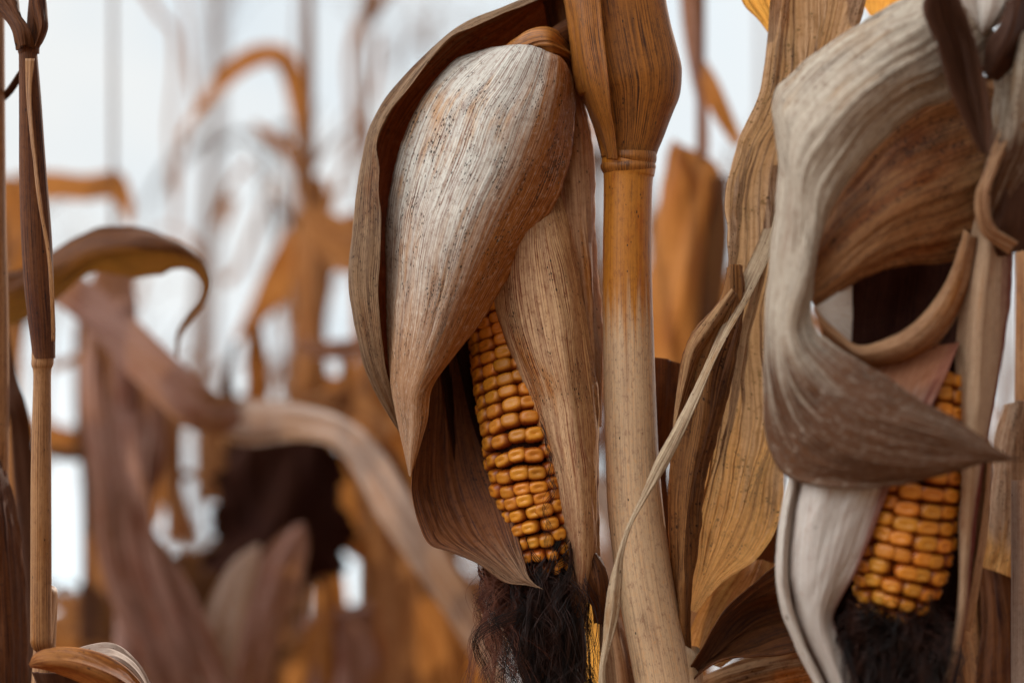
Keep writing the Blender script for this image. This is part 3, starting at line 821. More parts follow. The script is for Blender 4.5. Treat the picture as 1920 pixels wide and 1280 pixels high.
sheet('leaf', [   # folded left margin of the broad leaf
    [(1360, 500, 4), (1375, 495, -4), (1392, 500, 6)],
    [(1345, 560, 0), (1372, 565, -8), (1398, 575, 6)],
    [(1300, 620, -2), (1345, 640, -12), (1385, 660, 4)],
    [(1278, 680, -4), (1322, 705, -14), (1368, 730, 2)],
    [(1270, 760, -2), (1312, 790, -14), (1345, 815, 2)],
    [(1262, 850, 0), (1296, 880, -12), (1322, 900, 2)],
    [(1254, 950, 2), (1286, 970, -10), (1310, 985, 2)],
    [(1254, 1050, 2), (1280, 1060, -8), (1302, 1065, 4)],
    [(1262, 1140, 4), (1280, 1145, -4), (1298, 1145, 6)],
    [(1275, 1240, 8), (1286, 1240, 2), (1296, 1240, 8)],
    [(1284, 1340, 12), (1290, 1340, 8), (1296, 1340, 12)]],
    D, M['leaf_mid'], main, nu=36, nv=200, wr=1.2, pleat=.8, edge=.9, seed=24, label='brown folded leaf margin beside the stalk')
sheet('leaf', [   # thin curled wing at 1290,600
    [(1370, 540, -4), (1376, 545, -10), (1382, 552, -6)],
    [(1318, 600, -8), (1330, 612, -16), (1342, 622, -8)],
    [(1288, 645, -10), (1300, 655, -18), (1314, 668, -10)],
    [(1276, 700, -10), (1286, 705, -16), (1298, 712, -10)],
    [(1268, 755, -10), (1274, 758, -14), (1282, 762, -10)],
    [(1262, 800, -12), (1265, 801, -13), (1268, 802, -12)]],
    D, M['leaf_tan'], main, nu=14, nv=80, wr=.8, pleat=.3, edge=.8, seed=25, thick=.3)
sheet('leaf', [   # dusky leaf just behind the stalk
    [(1205, 668, 24), (1245, 672, 20), (1278, 682, 24)],
    [(1205, 730, 26), (1245, 735, 18), (1275, 740, 26)],
    [(1205, 800, 28), (1240, 805, 22), (1262, 805, 28)],
    [(1205, 880, 30), (1235, 880, 26), (1252, 880, 30)],
    [(1210, 1000, 30), (1240, 1000, 26), (1262, 1000, 30)],
    [(1220, 1150, 30), (1250, 1150, 26), (1275, 1150, 30)]],
    D, M['leaf_dark'], main, nu=20, nv=70, seed=26)
sheet('leaf', [   # pale veined leaf at the bottom, behind the dark one
    [(1460, 1055, 34), (1420, 1050, 34), (1385, 1055, 34)],
    [(1455, 1110, 30), (1400, 1090, 30), (1345, 1095, 28)],
    [(1440, 1160, 26), (1370, 1140, 26), (1310, 1140, 22)],
    [(1400, 1210, 24), (1340, 1190, 20), (1292, 1190, 16)],
    [(1350, 1250, 20), (1310, 1240, 16), (1284, 1245, 14)]],
    D, M['leaf_tan'], main, nu=40, nv=90, wr=1.4, pleat=1, seed=27, thick=0)
sheet('leaf', [
    [(1380, 990, 60), (1430, 980, 60), (1490, 970, 60)],
    [(1370, 1050, 60), (1430, 1045, 60), (1490, 1040, 60)],
    [(1360, 1110, 60), (1430, 1110, 60), (1490, 1110, 60)],
    [(1360, 1190, 60), (1430, 1190, 60), (1490, 1190, 60)]],
    D, M['leaf_dark'], main, nu=16, nv=40, seed=36)
sheet('leaf', [   # dark ribbed leaf running up to the right
    [(1600, 1020, 14), (1600, 1090, 26), (1600, 1160, 24), (1600, 1215, 10)],
    [(1520, 1030, 8), (1525, 1095, 22), (1530, 1160, 22), (1535, 1212, 6)],
    [(1452, 1062, 2), (1460, 1120, 18), (1475, 1170, 20), (1490, 1218, 2)],
    [(1400, 1096, -2), (1410, 1140, 14), (1425, 1185, 16), (1440, 1224, -2)],
    [(1362, 1138, -6), (1372, 1172, 8), (1384, 1204, 10), (1396, 1230, -6)],
    [(1340, 1175, -8), (1347, 1200, 3), (1354, 1222, 5), (1362, 1240, -8)],
    [(1322, 1212, -8), (1326, 1228, 0), (1330, 1240, 0), (1336, 1250, -8)],
    [(1296, 1250, -4), (1300, 1258, 0), (1304, 1264, 0), (1308, 1270, -4)],
    [(1262, 1290, 2), (1266, 1296, 4), (1270, 1300, 4), (1274, 1304, 2)],
    [(1225, 1350, 10), (1230, 1354, 12), (1234, 1356, 12), (1238, 1360, 10)]],
    D, M['leaf_dark'], main, nu=50, nv=160, wr=1.2, pleat=1.3, edge=.6, seed=28, thick=.5, label='dark ribbed leaf reaching right at the bottom')
sheet('leaf', [   # brown speckled leaf along the bottom edge
    [(1560, 1190, 30), (1570, 1260, 24), (1590, 1380, 30)],
    [(1470, 1210, 28), (1470, 1280, 20), (1480, 1380, 28)],
    [(1380, 1235, 26), (1380, 1300, 18), (1380, 1380, 26)],
    [(1310, 1268, 24), (1310, 1320, 18), (1310, 1380, 24)]],
    D, M['leaf_tan'], main, nu=30, nv=70, wr=1.2, pleat=1, seed=29)
sheet('leaf', [   # husk-like strip left of the stalk base
    [(1128, 1120, 14), (1140, 1120, 4), (1158, 1120, 10)],
    [(1124, 1180, 12), (1145, 1180, 0), (1176, 1180, 10)],
    [(1126, 1240, 12), (1155, 1240, -2), (1190, 1240, 10)],
    [(1132, 1320, 12), (1165, 1320, -2), (1205, 1320, 10)]],
    D, M['back_husk'], main, nu=24, nv=50, seed=30)
band('leaf', [(1122, 1080, 50, 24), (1118, 1140, 50, 34), (1110, 1200, 50, 44), (1105, 1260, 50, 52), (1100, 1340, 50, 60)], D, M['glow'], main, nu=12, nv=40, seed=31, thick=0)
sheet('leaf', [   # orange dry leaf at the top between the stalk and the second ear
    [(1372, -60, 30), (1430, -60, 36), (1490, -60, 36)],
    [(1390, 0, 30), (1440, -6, 36), (1480, -10, 36)],
    [(1418, 34, 30), (1450, 25, 36), (1475, 15, 36)],
    [(1444, 66, 32), (1455, 60, 36), (1466, 55, 36)]],
    D, M['glow'], main, nu=24, nv=50, wr=1.2, pleat=.8, edge=1.4, seed=32, thick=0)
sheet('leaf', [
    [(1600, -60, 60), (1660, -60, 60), (1720, -60, 60)],
    [(1615, 0, 60), (1660, 10, 60), (1705, -5, 60)],
    [(1630, 30, 60), (1650, 36, 60), (1690, 22, 60)]],
    D, M['glow'], main, nu=16, nv=30, wr=1, seed=33, thick=0)

# ================================================================== RIGHT-HAND PLANT (slightly nearer, soft)
E = 0.815
gp = P(1960, 900, E)
rp = empty('corn_plant', (gp[0] + .01, gp[1], 0), 'soft corn plant at the right with silver-white husks wrapped round its ear', 'corn plant')
tube('stalk', [(1985, -400, 30, 40), (1975, 100, 30, 44), (1972, 600, 30, 46), (1975, 1100, 30, 48), (1985, 1500, 30, 52)], E, M['stalk'], rp, ext=[((gp[0] + .015, gp[1] + .02, .3), .0125), ((gp[0] + .01, gp[1], -.02), .014)], ns=32, nv=120, groove=.05, seed=2)
ear2 = empty('ear', (0, 0, 0), None, None)
ear2.parent = rp
ear2.location = -np.array(rp.location) + P(1690, 600, E)
sheet('husk', [
    [(1840, -130, 0), (1850, -50, -8), (1860, 40, -8), (1870, 110, 0)],
    [(1735, -30, -2), (1750, 45, -14), (1768, 120, -14), (1790, 180, -4)],
    [(1640, 28, 0), (1668, 92, -20), (1700, 155, -20), (1722, 205, -8)],
    [(1555, 85, 0), (1590, 148, -22), (1630, 212, -25), (1655, 262, -10)],
    [(1495, 138, 2), (1530, 210, -22), (1575, 280, -26), (1600, 330, -12)],
    [(1454, 186, 4), (1490, 280, -20), (1530, 350, -26), (1558, 402, -14)],
    [(1459, 310, 2), (1485, 390, -20), (1515, 440, -26), (1538, 474, -16)],
    [(1443, 460, 0), (1470, 500, -22), (1500, 530, -28), (1529, 545, -18)],
    [(1432, 600, 0), (1455, 610, -22), (1485, 612, -28), (1524, 600, -22)],
    [(1432, 720, 0), (1460, 700, -22), (1500, 670, -32), (1548, 636, -26)],
    [(1440, 820, 0), (1490, 780, -22), (1545, 730, -36), (1605, 672, -32)],
    [(1478, 894, -8), (1540, 830, -30), (1600, 770, -40), (1672, 712, -36)],
    [(1560, 914, -22), (1610, 860, -36), (1665, 800, -42), (1732, 752, -38)],
    [(1660, 917, -30), (1700, 872, -38), (1745, 820, -42), (1787, 780, -38)],
    [(1762, 895, -34), (1785, 868, -39), (1810, 835, -40), (1834, 812, -38)],
    [(1842, 870, -36), (1850, 862, -38), (1862, 850, -39), (1872, 842, -38)],
    [(1908, 863, -36), (1908, 862, -36), (1908, 861, -36), (1908, 860, -36)]],
    E, M['pale_soft'], ear2, nu=60, nv=260, wr=1.2, pleat=.7, edge=.8, seed=41, label='silver husk wrapped across the ear to a sharp brown point')
sheet('husk', [
    [(1880, 150, 14), (1880, 300, 4), (1850, 470, 12)],
    [(1770, 140, 14), (1790, 340, -4), (1775, 492, 6)],
    [(1665, 195, 12), (1700, 375, -12), (1695, 500, 0)],
    [(1580, 290, 10), (1622, 430, -14), (1630, 517, -6)],
    [(1520, 390, 8), (1560, 488, -13), (1580, 545, -10)],
    [(1490, 500, 6), (1510, 545, -8), (1534, 582, -12)]],
    E, M['mid_soft'], ear2, nu=50, nv=120, wr=1.8, pleat=.9, edge=.8, seed=42, label='brown mottled husk fold inside the wrap')
sheet('husk', [
    [(1808, 430, -2), (1822, 440, -4), (1840, 450, 8)],
    [(1776, 520, -8), (1795, 535, -10), (1822, 545, 4)],
    [(1728, 590, -14), (1748, 608, -16), (1782, 625, 0)],
    [(1672, 632, -18), (1690, 652, -20), (1720, 685, -4)],
    [(1607, 648, -20), (1618, 668, -20), (1650, 705, -6)],
    [(1562, 612, -20), (1575, 640, -20), (1595, 690, -8)],
    [(1527, 576, -16), (1535, 600, -18), (1550, 660, -12)]],
    E, M['back_husk'], ear2, nu=20, nv=100, wr=.8, pleat=.5, edge=.5, seed=43)
sheet('husk', [
    [(1528, 576, -14), (1529, 578, -14), (1530, 582, -14)],
    [(1560, 556, -12), (1562, 582, -14), (1560, 612, -15)],
    [(1597, 526, -6), (1598, 585, -8), (1596, 650, -12)]],
    E, M['white_strip'], ear2, nu=16, nv=30, wr=.3, pleat=.2, edge=.2, seed=44)
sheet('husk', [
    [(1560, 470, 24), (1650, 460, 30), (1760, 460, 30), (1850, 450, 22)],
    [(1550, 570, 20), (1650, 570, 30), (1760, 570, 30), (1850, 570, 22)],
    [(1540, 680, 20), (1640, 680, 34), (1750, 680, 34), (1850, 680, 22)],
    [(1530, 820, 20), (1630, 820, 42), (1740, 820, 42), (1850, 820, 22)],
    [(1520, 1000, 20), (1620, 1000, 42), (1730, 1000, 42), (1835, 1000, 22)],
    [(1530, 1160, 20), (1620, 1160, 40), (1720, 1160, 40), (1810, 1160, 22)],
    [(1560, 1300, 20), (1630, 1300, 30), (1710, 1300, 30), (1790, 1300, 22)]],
    E, M['shade_dark_husk'], ear2, nu=30, nv=60, seed=45)
sheet('husk', [
    [(1540, 660, 12), (1640, 655, 4), (1720, 650, -4), (1800, 640, -6)],
    [(1520, 720, 2), (1600, 720, -12), (1690, 720, -16), (1772, 710, -15)],
    [(1500, 830, 0), (1570, 830, -15), (1650, 830, -17), (1716, 820, -18)],
    [(1492, 910, 0), (1550, 915, -15), (1612, 915, -16), (1672, 905, -16)],
    [(1482, 1000, 0), (1530, 1005, -15), (1582, 1005, -15), (1636, 1000, -14)],
    [(1482, 1080, 0), (1520, 1085, -14), (1560, 1085, -14), (1601, 1078, -11)],
    [(1497, 1150, 0), (1520, 1155, -10), (1545, 1155, -10), (1562, 1150, -4)],
    [(1520, 1210, 0), (1540, 1215, -8), (1560, 1215, -8), (1576, 1205, -4)],
    [(1562, 1300, 0), (1577, 1300, -6), (1592, 1300, -6), (1604, 1290, -2)],
    [(1580, 1380, 0), (1590, 1380, -4), (1600, 1380, -4), (1610, 1370, -2)]],
    E, M['white_husk'], ear2, nu=50, nv=180, wr=1.2, pleat=.18, edge=.4, seed=46, label='white husk below the wrap with a purplish edge')
sheet('husk', [
    [(1470, 800, 6), (1490, 805, -2), (1508, 810, 4)],
    [(1478, 880, 4), (1490, 885, -4), (1504, 890, 2)],
    [(1465, 960, 4), (1477, 965, -6), (1490, 968, 2)],
    [(1455, 1050, 4), (1467, 1055, -8), (1480, 1060, 2)],
    [(1460, 1120, 4), (1472, 1125, -8), (1486, 1130, 2)],
    [(1490, 1205, 4), (1500, 1208, -6), (1512, 1210, 2)],
    [(1530, 1290, 4), (1540, 1290, -4), (1552, 1290, 2)],
    [(1560, 1370, 4), (1570, 1370, -4), (1580, 1370, 2)]],
    E, M['white_strip'], ear2, nu=20, nv=120, wr=.8, pleat=.3, edge=.4, seed=47, label='narrow white outer strip of husk')
sheet('husk', [
    [(1505, 800, 6), (1495, 810, 2), (1488, 820, 6)],
    [(1500, 900, 5), (1492, 900, 1), (1484, 900, 5)],
    [(1490, 1000, 5), (1483, 1000, 1), (1472, 1000, 5)],
    [(1488, 1080, 5), (1481, 1080, 1), (1470, 1080, 5)],
    [(1506, 1160, 5), (1496, 1160, 1), (1480, 1160, 5)],
    [(1530, 1220, 5), (1520, 1220, 1), (1500, 1220, 5)],
    [(1572, 1300, 5), (1558, 1300, 1), (1540, 1300, 5)]],
    E, M['leaf_dark'], ear2, nu=12, nv=60, seed=48)
sheet('husk', [
    [(1840, 360, 6), (1865, 360, -2), (1888, 360, 8)],
    [(1822, 450, 4), (1855, 450, -8), (1890, 450, 8)],
    [(1803, 560, 0), (1845, 560, -14), (1886, 560, 6)],
    [(1792, 680, -2), (1835, 680, -16), (1874, 680, 6)],
    [(1786, 780, -2), (1828, 780, -16), (1863, 780, 6)],
    [(1787, 870, -2), (1822, 870, -14), (1850, 870, 6)],
    [(1792, 960, -2), (1815, 960, -12), (1834, 960, 6)],
    [(1797, 1060, -2), (1808, 1060, -10), (1822, 1060, 4)],
    [(1796, 1140, -2), (1804, 1140, -8), (1816, 1140, 4)],
    [(1784, 1220, 0), (1790, 1220, -4), (1800, 1220, 4)],
    [(1766, 1300, 4), (1770, 1300, 0), (1778, 1300, 4)]],
    E, M['rose_husk'], ear2, nu=40, nv=160, wr=.9, pleat=.6, edge=.5, seed=49, label='upright tan husk with a dark red margin at the right of the ear')
sheet('husk', [
    [(1840, 860, 14), (1852, 860, 8), (1862, 865, 14)],
    [(1832, 940, 14), (1846, 940, 8), (1856, 945, 14)],
    [(1826, 1010, 14), (1836, 1010, 8), (1850, 1015, 14)],
    [(1816, 1090, 14), (1824, 1090, 8), (1836, 1095, 14)],
    [(1800, 1180, 16), (1808, 1180, 12), (1818, 1185, 16)]],
    E, M['back_husk'], ear2, nu=14, nv=60, seed=50)
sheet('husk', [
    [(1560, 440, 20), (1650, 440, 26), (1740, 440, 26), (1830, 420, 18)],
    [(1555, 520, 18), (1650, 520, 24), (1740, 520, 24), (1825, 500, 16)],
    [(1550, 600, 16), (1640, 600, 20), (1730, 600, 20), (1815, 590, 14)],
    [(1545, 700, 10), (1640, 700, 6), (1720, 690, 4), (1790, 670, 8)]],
    E, M['shade_dark_husk'], ear2, nu=24, nv=50, seed=51)  # near-black sheet added to stand for the shade inside the fold opening
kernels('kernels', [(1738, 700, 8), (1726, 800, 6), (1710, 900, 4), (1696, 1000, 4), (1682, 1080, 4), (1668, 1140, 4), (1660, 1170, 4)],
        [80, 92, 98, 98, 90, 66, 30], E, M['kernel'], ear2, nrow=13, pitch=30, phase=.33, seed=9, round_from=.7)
silk_bundle('silk', (1580, 1765, 1120, 1185, -18, 16), (1590, 1800, 1300, 1460, -20, 26), E, 1100, M['silk'], ear2, seed=11, wav=22, r=(.12, .22), mids=[(1585, 1795, 1190, 1260, -18, 24)])
tube('silk_clot', [(1662, 1110, 12, 30), (1668, 1165, 14, 52), (1680, 1220, 14, 70), (1686, 1300, 14, 70), (1690, 1380, 14, 50), (1690, 1440, 14, 16)], E, M['silk_core'], ear2, ns=28, nv=50, lump=.06, cap=True)
# dry crumpled leaves about the top of the right-hand plant
sheet('leaf', [
    [(1742, -10, -30), (1770, -25, -22), (1800, 0, -30)],
    [(1735, 32, -32), (1780, 20, -20), (1822, 42, -32)],
    [(1756, 85, -32), (1800, 80, -18), (1840, 95, -32)],
    [(1778, 155, -32), (1815, 150, -20), (1852, 160, -32)],
    [(1806, 225, -32), (1835, 222, -24), (1858, 230, -32)],
    [(1840, 288, -32), (1848, 290, -30), (1856, 294, -32)]],
    E, M['far_dark'], rp, nu=30, nv=80, wr=.8, pleat=.6, edge=1, seed=61, thick=.5, label='dark leaf blade hanging down in front of the silver husk')  # shadowed underside of the leaf, its shade put into the dark colour
sheet('leaf', [
    [(1770, -60, -10), (1860, -70, -16), (1960, -60, -4)],
    [(1785, 0, -10), (1865, -5, -16), (1960, 0, -4)],
    [(1815, 34, -8), (1850, 48, -14), (1890, 30, -6)],
    [(1830, 60, -6), (1845, 66, -8), (1865, 50, -4)]],
    E, M['white_strip'], rp, nu=30, nv=50, wr=1.6, pleat=1, edge=1.4, seed=62)
sheet('leaf', [
    [(1888, 8, -20), (1910, -10, -22), (1945, -20, -14)],
    [(1878, 40, -20), (1895, 60, -26), (1925, 70, -14)],
    [(1850, 80, -18), (1868, 110, -24), (1900, 120, -14)],
    [(1838, 130, -16), (1850, 150, -20), (1868, 150, -14)]],
    E, M['far_dark'], rp, nu=24, nv=50, wr=1.2, pleat=.6, edge=1, seed=63)
sheet('leaf', [
    [(1885, 50, -6), (1915, 60, -16), (1970, 60, -4)],
    [(1872, 110, -6), (1910, 120, -20), (1970, 120, -4)],
    [(1862, 190, -6), (1905, 195, -22), (1970, 200, -4)],
    [(1850, 270, -6), (1895, 275, -20), (1960, 290, -4)],
    [(1838, 340, -6), (1868, 350, -16), (1905, 370, -4)],
    [(1830, 400, -4), (1848, 410, -10), (1870, 425, -2)]],
    E, M['pale_soft'], rp, nu=36, nv=90, wr=2, pleat=1.6, edge=1, seed=64, label='crumpled grey leaf at the right edge')
sheet('leaf', [
    [(1890, 240, 2), (1930, 260, -6), (1980, 260, 4)],
    [(1850, 320, 4), (1900, 340, -8), (1970, 350, 4)],
    [(1830, 400, 6), (1890, 420, -8), (1960, 430, 4)],
    [(1850, 470, 8), (1885, 480, -4), (1930, 470, 6)]],
    E, M['far_dark'], rp, nu=30, nv=60, wr=2, pleat=1.2, edge=1, seed=65)
band('leaf', [(1925, 200, -14, 40, 20), (1885, 260, -20, 34, 30), (1858, 320, -22, 30, 30), (1840, 370, -22, 34, 10), (1850, 430, -18, 30, 20), (1900, 465, -12, 26, 20)], E, M['back_husk'], rp, nu=14, nv=80, wr=1, seed=66, cup=.6)

# ================================================================== plant behind, right edge (in focus)
q = P(1960, 1100, .95)
ep = empty('corn_plant', (q[0], q[1], 0), 'dry corn plant behind the wrapped ear at the lower right edge, brown speckled leaves', 'corn plant')
G = .95
tube('stalk', [(1950, -500, 20, 34), (1945, 200, 20, 38), (1942, 760, 20, 40), (1945, 1200, 20, 44)], G, M['left_stalk'], ep, ext=[((q[0], q[1], .2), .012), ((q[0], q[1], -.02), .013)], ns=24, nv=80)
sheet('leaf', [
    [(1885, 760, 0), (1910, 750, -6), (1945, 760, 0)],
    [(1862, 830, 0), (1900, 825, -8), (1945, 830, 0)],
    [(1856, 920, 0), (1900, 920, -8), (1945, 920, 0)],
    [(1850, 1010, 0), (1895, 1020, -8), (1945, 1040, 0)],
    [(1830, 1060, 0), (1890, 1080, -8), (1945, 1110, 0)]],
    G, M['leaf_painted_glow'], ep, nu=30, nv=80, wr=1.4, pleat=1, edge=1.2, seed=71, thick=.3)
sheet('leaf', [
    [(1800, 1000, 10), (1840, 960, 14), (1860, 940, 10)],
    [(1830, 1080, 8), (1880, 1040, 0), (1920, 1010, 8)],
    [(1840, 1180, 6), (1900, 1140, -4), (1950, 1110, 6)],
    [(1830, 1290, 4), (1910, 1260, -6), (1980, 1230, 4)],
    [(1850, 1400, 4), (1930, 1380, -6), (2000, 1350, 4)]],
    G, M['leaf_dark'], ep, nu=40, nv=90, wr=1.6, pleat=1.4, seed=72)
sheet('leaf', [
    [(1790, 1050, 24), (1825, 1060, 18), (1870, 1080, 20)],
    [(1780, 1150, 20), (1825, 1160, 12), (1890, 1180, 16)],
    [(1790, 1240, 16), (1840, 1260, 8), (1910, 1290, 12)],
    [(1800, 1340, 16), (1850, 1360, 8), (1920, 1390, 12)]],
    G, M['mid_soft'], ep, nu=30, nv=60, wr=1.6, pleat=1, seed=73)
band('leaf', [(1818, 1150, 40, 10), (1806, 1200, 40, 26), (1796, 1250, 40, 36), (1785, 1330, 40, 40)], G, M['glow'], ep, nu=12, nv=40, seed=74, thick=0)
tube('leaf_sheath', [(1912, 900, -90, 14), (1914, 1050, -90, 16), (1916, 1300, -90, 18), (1918, 1420, -90, 18)], G, M['far_pale'], ep, ns=20, nv=40)

# ================================================================== LEFT PLANT
H = .90
q = P(78, 1280, H)
lp = empty('corn_plant', (q[0], q[1] + .02, 0), 'slim corn plant near the left edge, dark sheath above a light brown jointed stalk', 'corn plant')
tube('stalk', [(80, 655, 0, 20), (80, 672, 0, 20.5), (79, 684, 0, 20), (79, 694, 0, 17), (79, 720, 0, 16.5), (78, 800, 0, 18), (77, 900, 0, 19), (77, 1050, 0, 19.5), (77, 1200, 0, 20), (78, 1320, 0, 21)], H, M['left_stalk'], lp,
     ext=[((q[0], q[1] + .01, .3), .0065), ((q[0], q[1] + .02, -.02), .008)], ns=36, nv=200, groove=.12, seed=5)
tube('leaf_sheath', [(64, 60, 0, 13), (52, 92, 0, 17), (53, 105, 0, 17), (56, 180, 0, 20), (60, 270, 0, 23), (64, 360, 0, 26), (68, 450, 0, 28), (73, 540, 0, 27), (79, 610, 0, 24.5), (81, 650, 0, 22), (82, 672, 0, 21)], H, M['left_sheath'], lp, ns=44, nv=160, groove=.16, lump=.03, seed=6)
tube('upper_stalk', [(60, 100, 0, 14), (64, 40, 0, 13), (68, -80, 0, 13), (60, -500, 0, 12), (55, -1500, 10, 8)], H, M['left_sheath'], lp, ns=24, nv=60, lump=.05)
sheet('leaf', [
    [(30, 95, -4), (48, 85, -8), (66, 92, -4)], [(22, 60, -2), (40, 50, -8), (60, 60, -8)], [(0, 30, 4), (20, 20, -4), (40, 30, -6)], [(-40, -10, 10), (-10, -30, 2), (30, -20, 0)], [(-80, -80, 20), (-40, -90, 10), (0, -90, 8)]],
    H, M['leaf_dark'], lp, nu=24, nv=60, wr=1.5, pleat=.8, seed=81)
sheet('leaf', [
    [(62, 95, -2), (68, 88, -6), (72, 90, -2)], [(68, 62, -4), (80, 52, -8), (86, 55, -2)], [(62, 30, -4), (78, 22, -8), (86, 24, 0)], [(55, -10, -4), (72, -14, -8), (84, -10, 0)], [(50, -70, 0), (68, -70, -4), (80, -70, 0)]],
    H, M['left_sheath'], lp, nu=20, nv=50, wr=1.2, pleat=.6, seed=82)
band('leaf', [(56, 110, -6, 20, 20), (54, 180, -6, 12, 30), (60, 260, -10, 10, 30), (75, 380, -14, 8, 30), (90, 470, -14, 8, 30), (98, 560, -12, 8, 30), (100, 640, -8, 6, 30)], H, M['left_stalk'], lp, nu=8, nv=80, wr=.3, seed=83)
# curled leaf arching away behind
sheet('leaf', [
    [(-60, 520, 140), (-60, 565, 140), (-50, 620, 140)],
    [(20, 505, 160), (25, 550, 150), (30, 605, 160)],
    [(90, 472, 180), (100, 515, 168), (108, 568, 180)],
    [(150, 448, 185), (160, 480, 172), (168, 520, 185)],
    [(205, 432, 188), (212, 470, 172), (216, 516, 188)],
    [(262, 428, 190), (264, 468, 172), (266, 516, 190)],
    [(315, 440, 190), (306, 472, 174), (298, 508, 190)],
    [(356, 462, 190), (340, 482, 180), (322, 502, 190)],
    [(384, 492, 190), (370, 502, 186), (356, 508, 190)],
    [(396, 530, 190), (386, 532, 188), (376, 532, 190)],
    [(386, 566, 192), (378, 564, 190), (371, 560, 192)],
    [(362, 596, 196), (357, 592, 194), (352, 588, 196)],
    [(340, 630, 198), (336, 627, 197), (332, 625, 198)],
    [(334, 672, 200), (332, 670, 200), (330, 669, 200)]],
    H, M['leaf_dark'], lp, nu=30, nv=160, wr=1.6, pleat=.6, edge=2, seed=84, thick=0, label='brown leaf arching over and curling down at its end')
# small leaf at the bottom
sheet('leaf', [
    [(54, 1244, -30), (56, 1246, -30), (58, 1250, -30)],
    [(68, 1226, -34), (74, 1240, -42), (80, 1256, -34)],
    [(95, 1219, -36), (100, 1238, -46), (104, 1262, -36)],
    [(135, 1219, -36), (138, 1244, -48), (138, 1274, -36)],
    [(178, 1226, -36), (176, 1256, -48), (172, 1290, -36)],
    [(222, 1244, -36), (214, 1274, -46), (204, 1310, -36)],
    [(258, 1270, -34), (244, 1296, -42), (228, 1330, -34)],
    [(280, 1300, -32), (266, 1324, -38), (250, 1350, -32)]],
    H, M['far_orange'], lp, nu=36, nv=100, wr=.8, pleat=.6, edge=.6, seed=85, thick=.4, label='small ochre leaf lying across the foot of the stalk')
sheet('leaf', [
    [(130, 1222, -14), (150, 1230, -16), (170, 1240, -14)],
    [(175, 1209, -10), (190, 1230, -18), (210, 1255, -14)],
    [(212, 1207, -8), (222, 1235, -18), (235, 1270, -12)],
    [(245, 1228, -6), (250, 1255, -14), (255, 1290, -10)],
    [(272, 1262, -6), (272, 1285, -12), (272, 1310, -8)],
    [(290, 1310, -6), (285, 1325, -10), (280, 1340, -8)]],
    H, M['far_pale'], lp, nu=24, nv=60, wr=.8, seed=86)
sheet('leaf', [[(60, 1258, -16), (100, 1262, -20), (150, 1270, -16)], [(75, 1300, -12), (110, 1300, -16), (160, 1310, -12)], [(80, 1360, -12), (120, 1360, -16), (170, 1370, -12)]], H, M['far_dark'], lp, nu=16, nv=30, seed=87)

# far-left plant, mostly outside the frame
q = P(-30, 1280, .94)
fl = empty('corn_plant', (q[0], q[1], 0), 'dry corn plant cut off by the left edge, broad dark brown leaf', 'corn plant')
tube('stalk', [(-16, -500, 0, 22), (-14, 0, 0, 22), (-13, 400, 0, 24), (-8, 600, 0, 24), (-10, 900, 0, 26), (-20, 1400, 0, 28)], .94, M['left_stalk'], fl, ext=[((q[0], q[1], .3), .008), ((q[0], q[1], -.02), .009)], ns=24, nv=100)
sheet('leaf', [
    [(-60, 800, 0), (-30, 800, -8), (0, 815, 0)], [(-60, 900, -4), (-20, 900, -16), (22, 905, -2)], [(-60, 1000, -4), (-12, 1000, -18), (38, 1000, -2)],
    [(-60, 1120, -4), (-8, 1120, -18), (47, 1120, -2)], [(-60, 1280, -4), (-5, 1280, -18), (52, 1280, -2)], [(-60, 1420, -4), (-5, 1420, -18), (52, 1420, -2)]],
    .94, M['left_sheath'], fl, nu=40, nv=90, wr=1, pleat=1, seed=91)
band('leaf', [(-14, 205, 0, 16, 40), (14, 175, 0, 16, 30), (44, 135, -20, 16, 20)], .94, M['far_dark'], fl, nu=8, nv=20, seed=92)
band('leaf', [(-20, 560, 80, 60), (10, 700, 80, 40), (30, 760, 80, 36), (40, 830, 90, 40), (50, 1000, 100, 40), (55, 1300, 100, 40)], .94, M['far_dark'], fl, nu=10, nv=60, seed=93)

# ================================================================== soft plants behind
def bplant(px, d, label, rpx=14, py0=-900, py1=1300, mat='far_stalk', lean=0, group=None):
    g0 = P(px + lean, py1, d)
    o = empty('corn_plant', (g0[0], g0[1], 0), label, 'corn plant', group)
    tube('stalk', [(px - lean, py0, 0, rpx * .5), (px - lean * .5, (py0 + 640) / 2, 0, rpx * .8), (px, 640, 0, rpx), (px + lean, py1, 0, rpx * 1.1)], d, M[mat], o, ext=[((g0[0], g0[1], .1), rpx * K * d * 1.2), ((g0[0], g0[1], -.02), rpx * K * d * 1.2)], ns=16, nv=70)
    return o

